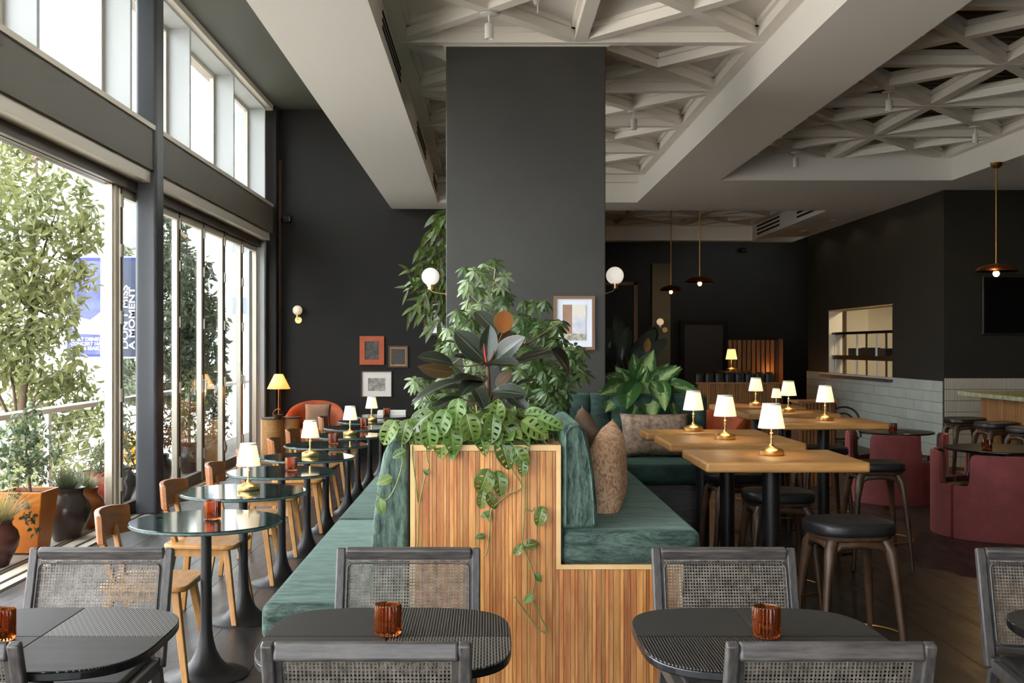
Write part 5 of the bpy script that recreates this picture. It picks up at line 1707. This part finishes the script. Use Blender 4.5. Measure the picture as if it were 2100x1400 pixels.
# ------------------------------------------------------------------ railing
ra_ = thing('terrace_railing', 'pale terrace railing with steel cables', 'railing', (-4.1, 2.5, 0))
ry = [10.45 + 1.62 * k - 2.5 for k in range(-5, 8)]
for y in ry:
    MB().box(-.025, y - .035, 0, .025, y + .035, .95).build('post', 'rail_paint', ra_, bevel=.004)
MB().box(-.065, ry[0] - .1, .95, .065, ry[-1] + .1, 1.0).build('top_rail', 'rail_top', ra_, bevel=.008)
for k in range(8):
    MB().tube([(0, ry[0], .1 + k * .105), (0, ry[-1], .1 + k * .105)], .0042, 6).build('cable', 'cable', ra_, smooth=60)

# ------------------------------------------------------------------ pots
def lathe_pot(name, label, loc, prof, mt):
    t = thing(name, label, 'pot', loc, 0, 'terrace plant pots')
    MB().lathe(prof, 36).build('pot_body', mt, t, smooth=50)
    zt = max(z for r, z in prof); rr = min(prof[-1][0], prof[-2][0])
    return t

Yo = 8.62
op = thing('square_pot', 'tapered orange square pot on the terrace', 'pot', (XP(57, Yo), Yo, 0), .0, 'terrace plant pots')
v = []
for s, z in ((.125, 0), (.172, .44), (.176, .47), (.155, .47), (.15, .43), (.0, .43)):
    v.append([(-s, -s, z), (s, -s, z), (s, s, z), (-s, s, z)])
mb = MB(); mb.v = [q for r_ in v for q in r_]
for i in range(5):
    for k in range(4):
        l = (k + 1) % 4
        mb.f.append((i * 4 + k, i * 4 + l, (i + 1) * 4 + l, (i + 1) * 4 + k))
mb.f.append((3, 2, 1, 0))
mb.build('pot_body', 'pot_orange', op, bevel=.008)
MB().box(-.15, -.15, .42, .15, .15, .44).build('soil', 'soil', op)
urn = lambda r, h: [(r * .55, 0), (r * .62, h * .08), (r * .95, h * .42), (r, h * .58), (r * .92, h * .74), (r * .7, h * .86), (r * .68, h * .92), (r * .76, h), (r * .68, h), (r * .6, h * .9), (0, h * .88)]
POTS = {}
POTS['plum'] = lathe_pot('round_pot', 'dark plum round pot at the open bay edge', (XP(-16, 8.0), 8.05, 0), urn(.165, .33), 'pot_plum')
POTS['dark'] = lathe_pot('round_pot', 'black glazed urn pot beside the orange pot', (XP(132, 9.1), 9.15, 0), urn(.19, .42), 'pot_dark')
POTS['brown'] = lathe_pot('round_pot', 'caramel glazed urn pot behind the black one', (XP(168, 9.6), 9.62, 0), urn(.18, .36), 'pot_brown')
POTS['red'] = lathe_pot('round_pot', 'glossy red pot beside the door stack', (XP(210, 10.6), 10.55, 0), urn(.24, .40), 'pot_red')


def tuft(name, label, loc, mt, n, L, spread, w=.004, droop=.6):
    mb = MB()
    for i in range(n):
        a = R(0, 2 * PI); r0 = R(0, spread * .35)
        ln = L * R(.6, 1.1); tilt = R(.1, 1.0) * spread / L * 1.4
        dx, dy = math.cos(a), math.sin(a)
        px, py = -dy * w, dx * w
        for k in range(4):
            u = k / 3
            rr = r0 + tilt * ln * u
            z = ln * u * (1 - droop * tilt * u * .5)
            ww = 1 - u * .85
            mb.v += [(dx * rr + px * ww, dy * rr + py * ww, z), (dx * rr - px * ww, dy * rr - py * ww, z)]
        b = len(mb.v) - 8
        mb.f += [(b, b + 1, b + 3, b + 2), (b + 2, b + 3, b + 5, b + 4), (b + 4, b + 5, b + 7, b + 6)]
    o = mb.build(name, mt, fix=False)
    o.location = loc
    return tag(o, label, 'plant', kind=None)

tuft('straw_grass', 'blond feathery grass in the dark plum pot', (XP(-16, 8.0), 8.05, .28), 'leaf_straw', 420, .32, .26, .003, .9)
tuft('sedge_grass', 'fine green grass in the caramel urn pot', (XP(166, 9.6), 9.62, .31), 'leaf_grass', 520, .24, .2, .0035, .9)
tuft('sedge_grass', 'dark green grass in the black urn pot', (XP(132, 9.1), 9.15, .36), 'leaf_tree_dark', 320, .26, .16, .004, .8)


def cloud_leaves(mb, c, r, n, L, wd, sq=(1, 1, 1), down=.5):
    for i in range(n):
        while True:
            p = Vector((R(-1, 1), R(-1, 1), R(-1, 1)))
            if p.length < 1: break
        p = p.normalized() * p.length ** .6
        p = Vector((c[0] + p.x * r * sq[0], c[1] + p.y * r * sq[1], c[2] + p.z * r * sq[2]))
        d = Vector((R(-1, 1), R(-1, 1), R(-1.2, .5) - down * .3)).normalized()
        s = d.cross(Vector((R(-1, 1), R(-1, 1), R(-1, 1)))).normalized()
        l = L * R(.7, 1.2); w = wd * R(.8, 1.2)
        nn = d.cross(s) * l * .12
        b = len(mb.v)
        mb.v += [tuple(p), tuple(p + d * l * .45 + s * w / 2 + nn), tuple(p + d * l), tuple(p + d * l * .45 - s * w / 2 + nn), tuple(p + d * l * .45)]
        mb.f += [(b, b + 1, b + 4), (b + 1, b + 2, b + 4), (b + 2, b + 3, b + 4), (b + 3, b, b + 4)]


def tree(name, label, base, blobs, n, L, wd, mt, trunk_r, cat='tree', bark='bark', group=None):
    t = thing(name, label, cat, base, 0, group)
    B = Vector(base)
    mb = MB(); tot = sum(b[1] ** 2 for b in blobs)
    st = MB()
    tops = max(b[0].z for b in blobs)
    cxm = sum((b[0].x for b in blobs)) / len(blobs) - B.x; cym = sum((b[0].y for b in blobs)) / len(blobs) - B.y
    trunk = [Vector((0, 0, 0)), Vector((cxm * .3, cym * .3, (tops - B.z) * .3)), Vector((cxm * .8, cym * .8, (tops - B.z) * .6)), Vector((cxm, cym, (tops - B.z) * .95))]
    st.tube(trunk, [trunk_r, trunk_r * .8, trunk_r * .5, trunk_r * .15], 8)
    for c, r in blobs:
        cloud_leaves(mb, c - B, r, int(n * r * r / tot), L, wd)
        q = min(trunk, key=lambda p: (p - (c - B)).length + (1 if p.z > (c - B).z else 0))
        st.tube([q, (q + (c - B)) / 2 + Vector((R(-.1, .1), 0, .05)), c - B], [trunk_r * .35, trunk_r * .25, trunk_r * .08], 6)
    mb.build('foliage', mt, t, fix=False, kind='stuff')
    st.build('trunk', bark, t, smooth=60)
    return t


def blobs(lst, Y, dy=.5):
    out = []
    for px, py, r in lst:
        yy = Y + R(-dy, dy)
        out.append((at(px, py, yy), r * yy / FPX))
    return out

tree('street_tree', 'large leafy tree beyond the terrace railing at the open bay', (-5.95, 14.0, -1.2),
     blobs([(50, 345, 75), (120, 420, 75), (30, 450, 80), (165, 455, 50), (90, 530, 85), (20, 570, 80), (150, 560, 50), (60, 640, 90), (110, 650, 50), (0, 700, 80), (90, 730, 80), (150, 770, 45), (40, 800, 70), (130, 810, 60), (-60, 400, 90), (-70, 560, 100), (-60, 720, 90), (10, 300, 60), (190, 480, 34), (130, 620, 40), (150, 880, 50), (70, 900, 60), (180, 840, 36)], 14.0, .6), 5600, .16, .06, 'leaf_tree', .075)
tree('street_tree', 'dark leafy tree seen through the first door panes past the column', (-6.6, 24, -1.2),
     blobs([(345, 470, 40), (360, 540, 45), (400, 560, 38), (340, 620, 50), (390, 640, 48), (425, 630, 34), (360, 710, 55), (420, 710, 45), (445, 660, 22), (340, 780, 50), (400, 790, 50), (440, 780, 35), (330, 560, 40)], 24, .8), 5200, .2, .08, 'leaf_tree_dark', .13)
tree('street_tree', 'small pale tree behind the banner pole', (-10.6, 32, -1.2), blobs([(262, 740, 26), (240, 770, 24), (270, 800, 26), (258, 515, 12)], 32, .6), 1100, .24, .1, 'leaf_olive', .1)
# potted shrubs
tree('potted_shrub', 'twiggy shrub with oval leaves growing from the orange pot', (XP(62, 8.62), 8.62, .44),
     blobs([(60, 870, 38), (30, 900, 42), (90, 920, 36), (40, 950, 36), (80, 960, 30), (10, 930, 34), (70, 840, 18), (15, 985, 24)], 8.65, .12), 560, .06, .034, 'leaf_shrub', .014, 'plant', 'stem_brown')
tree('potted_shrub', 'small trailing sprig hanging over the front of the orange pot', (XP(40, 8.4), 8.4, .47), blobs([(45, 1035, 12), (60, 1060, 14), (72, 1085, 10), (30, 1020, 10)], 8.36, .02), 60, .05, .028, 'leaf_tree_dark', .004, 'plant', 'stem_brown')
tree('potted_olive', 'airy olive bush in the red pot beside the door stack', (XP(210, 10.6), 10.55, .34), blobs([(200, 935, 24), (212, 960, 24), (195, 975, 20), (215, 920, 16)], 10.55, .08), 560, .055, .012, 'leaf_olive', .01, 'plant', 'stem_brown')
for i, (y, hgt) in enumerate(((11.3, .8), (12.6, .75), (14.0, .9), (15.2, .7))):
    x = -3.72
    pt_ = lathe_pot('round_pot', '%s dark pot behind the closed glass doors' % ORD[i], (x, y, 0), urn(.19, .36), 'pot_dark')
    tree('potted_shrub', 'green shrub in the %s pot behind the closed glass doors' % ORD[i], (x, y, .3), [(Vector((x + R(-.05, .05), y + R(-.05, .05), .42 + hgt * k / 5)), .24 - .02 * k) for k in range(5)], 420, .1, .03, 'leaf_tree_dark' if i % 2 else 'leaf_grass', .02, 'plant', 'stem_brown')
tree('flower_bush', 'yellow flowering bush glimpsed through the glass leaf', (-4.75, 14.8, -1.2), [(Vector((-4.75, 14.8, .1)), .28), (Vector((-4.65, 14.6, .28)), .2)], 300, .09, .06, 'flower_yellow', .02, 'plant', 'stem_brown')
tree('hedge_shrub', 'rounded green bush below the railing cables', (-5.4, 13.0, -1.2), [(Vector((-5.2, 12.4, -.2)), .5), (Vector((-5.4, 13.4, 0)), .55), (Vector((-5.1, 14.2, -.1)), .5)], 1300, .13, .05, 'leaf_tree', .04, 'plant', 'stem_brown')

# ------------------------------------------------------------------ banner pole with two banners
BY = 20.0
bp = thing('banner_pole', 'white street pole carrying two concert banners', 'pole', (XP(213, BY), BY, -1.2))
MB().lathe([(.06, 0), (.055, 6.4), (.0, 6.4)], 20).build('pole_shaft', 'white_metal', bp, smooth=40)
MB().tube([(-.66, 0, ZP(527, BY) + 1.2), (.66, 0, ZP(527, BY) + 1.2)], .014, 8).build('banner_arm', 'white_metal', bp, smooth=60)
MB().tube([(-.66, 0, ZP(733, BY) + 1.2), (.66, 0, ZP(733, BY) + 1.2)], .014, 8).build('banner_arm', 'white_metal', bp, smooth=60)


def letters(parent, txt, loc, size, mt, rot, align='LEFT', name='lettering'):
    cu = bpy.data.curves.new(name, 'FONT'); cu.body = txt; cu.size = size; cu.extrude = .002; cu.offset = size * .018
    cu.align_x = align; cu.space_line = .82 if rot[1] else .95
    tmp = bpy.data.objects.new('tmp', cu); C.objects.link(tmp)
    dg = bpy.context.evaluated_depsgraph_get()
    me = bpy.data.meshes.new_from_object(tmp.evaluated_get(dg))
    bpy.data.objects.remove(tmp)
    me.name = name; me.materials.clear(); me.materials.append(M[mt])
    o = bpy.data.objects.new(name, me); C.objects.link(o); o.parent = parent
    o.location = loc; o.rotation_euler = rot
    return o

zt, zb_ = ZP(528, BY), ZP(732, BY)
b1 = thing('street_banner', 'blue and white concert banner on the near side of the pole', 'banner', (XP(137, BY), BY, zb_), 0, 'concert banners')
bw_ = XP(206, BY) - XP(137, BY); bh = zt - zb_
MB().box(0, -.006, 0, bw_, .006, bh).build('cloth', 'banner_blue', b1)
MB().box(0, -.008, bh - .06, bw_, -.006, bh).build('top_band', 'banner_band', b1)
MB().box(0, -.008, 0, bw_, -.006, .05).build('bottom_band', 'banner_band', b1)
poly = [(0.0, .62), (bw_ * .35, .42), (bw_, .40), (bw_, .80), (bw_ * .7, .66), (bw_ * .2, .74)]
MB().extrude(poly, 'y', -.008, -.006).build('white_swoosh', 'letter_white', b1)
letters(b1, 'WALT DISNEY\nCONCERT HALL\n2025/26 SEASON', (.07, -.009, .29), .085, 'letter_white', (PI / 2, 0, 0))
b2 = thing('street_banner', 'slate concert banner with vertical lettering seen through the door leaf', 'banner', (XP(222, BY), BY, zb_), 0, 'concert banners')
bw2 = XP(292, BY) - XP(222, BY)
MB().box(0, -.006, 0, bw2, .006, bh).build('cloth', 'banner_navy', b2)
MB().box(0, -.008, bh - .06, bw2, -.006, bh).build('top_band', 'banner_band', b2)
letters(b2, "DON'T MISS\nA MOMENT", (.35, -.009, .14), .15, 'letter_cream', (PI / 2, -PI / 2, 0)).scale = (1.42, 1, 1)

# ------------------------------------------------------------------ far buildings
def building(name, label, x0, x1, y0, y1, z1, mt, cols, rows, wz0, wz1):
    t = thing(name, label, 'building', ((x0 + x1) / 2, y0, -1.2), 0, 'far buildings')
    w = x1 - x0
    MB().box(-w / 2, 0, 0, w / 2, y1 - y0, z1 + 1.2).build('wall_block', mt, t)
    MB().box(-w / 2 - .1, -.1, z1 + 1.2, w / 2 + .1, y1 - y0 + .1, z1 + 1.45).build('parapet', mt, t)
    me = MB().box(-.35, -.06, 0, .35, .02, .75).mesh('window'); me.materials.append(M['far_window'])
    for i in range(cols):
        for j in range(rows):
            piece('window', me, t, (-w / 2 + w * (i + .5) / cols, 0, 1.2 + wz0 + (wz1 - wz0) * j / max(rows - 1, 1)))
    return t

building('apartment_tower', 'pale tower with small windows seen through the glass leaf', -22.0, -18.2, 60, 72, 14, 'far_building', 3, 7, 2.0, 11.5)
building('pale_building', 'pale grey building block beyond the last door panes', -11.6, -9.3, 50, 62, 18, 'far_building', 2, 5, 3, 14)
building('low_building', 'low cream building across the street', -44, -24, 52, 60, 2.4, 'far_building_warm', 8, 1, .6, .6)
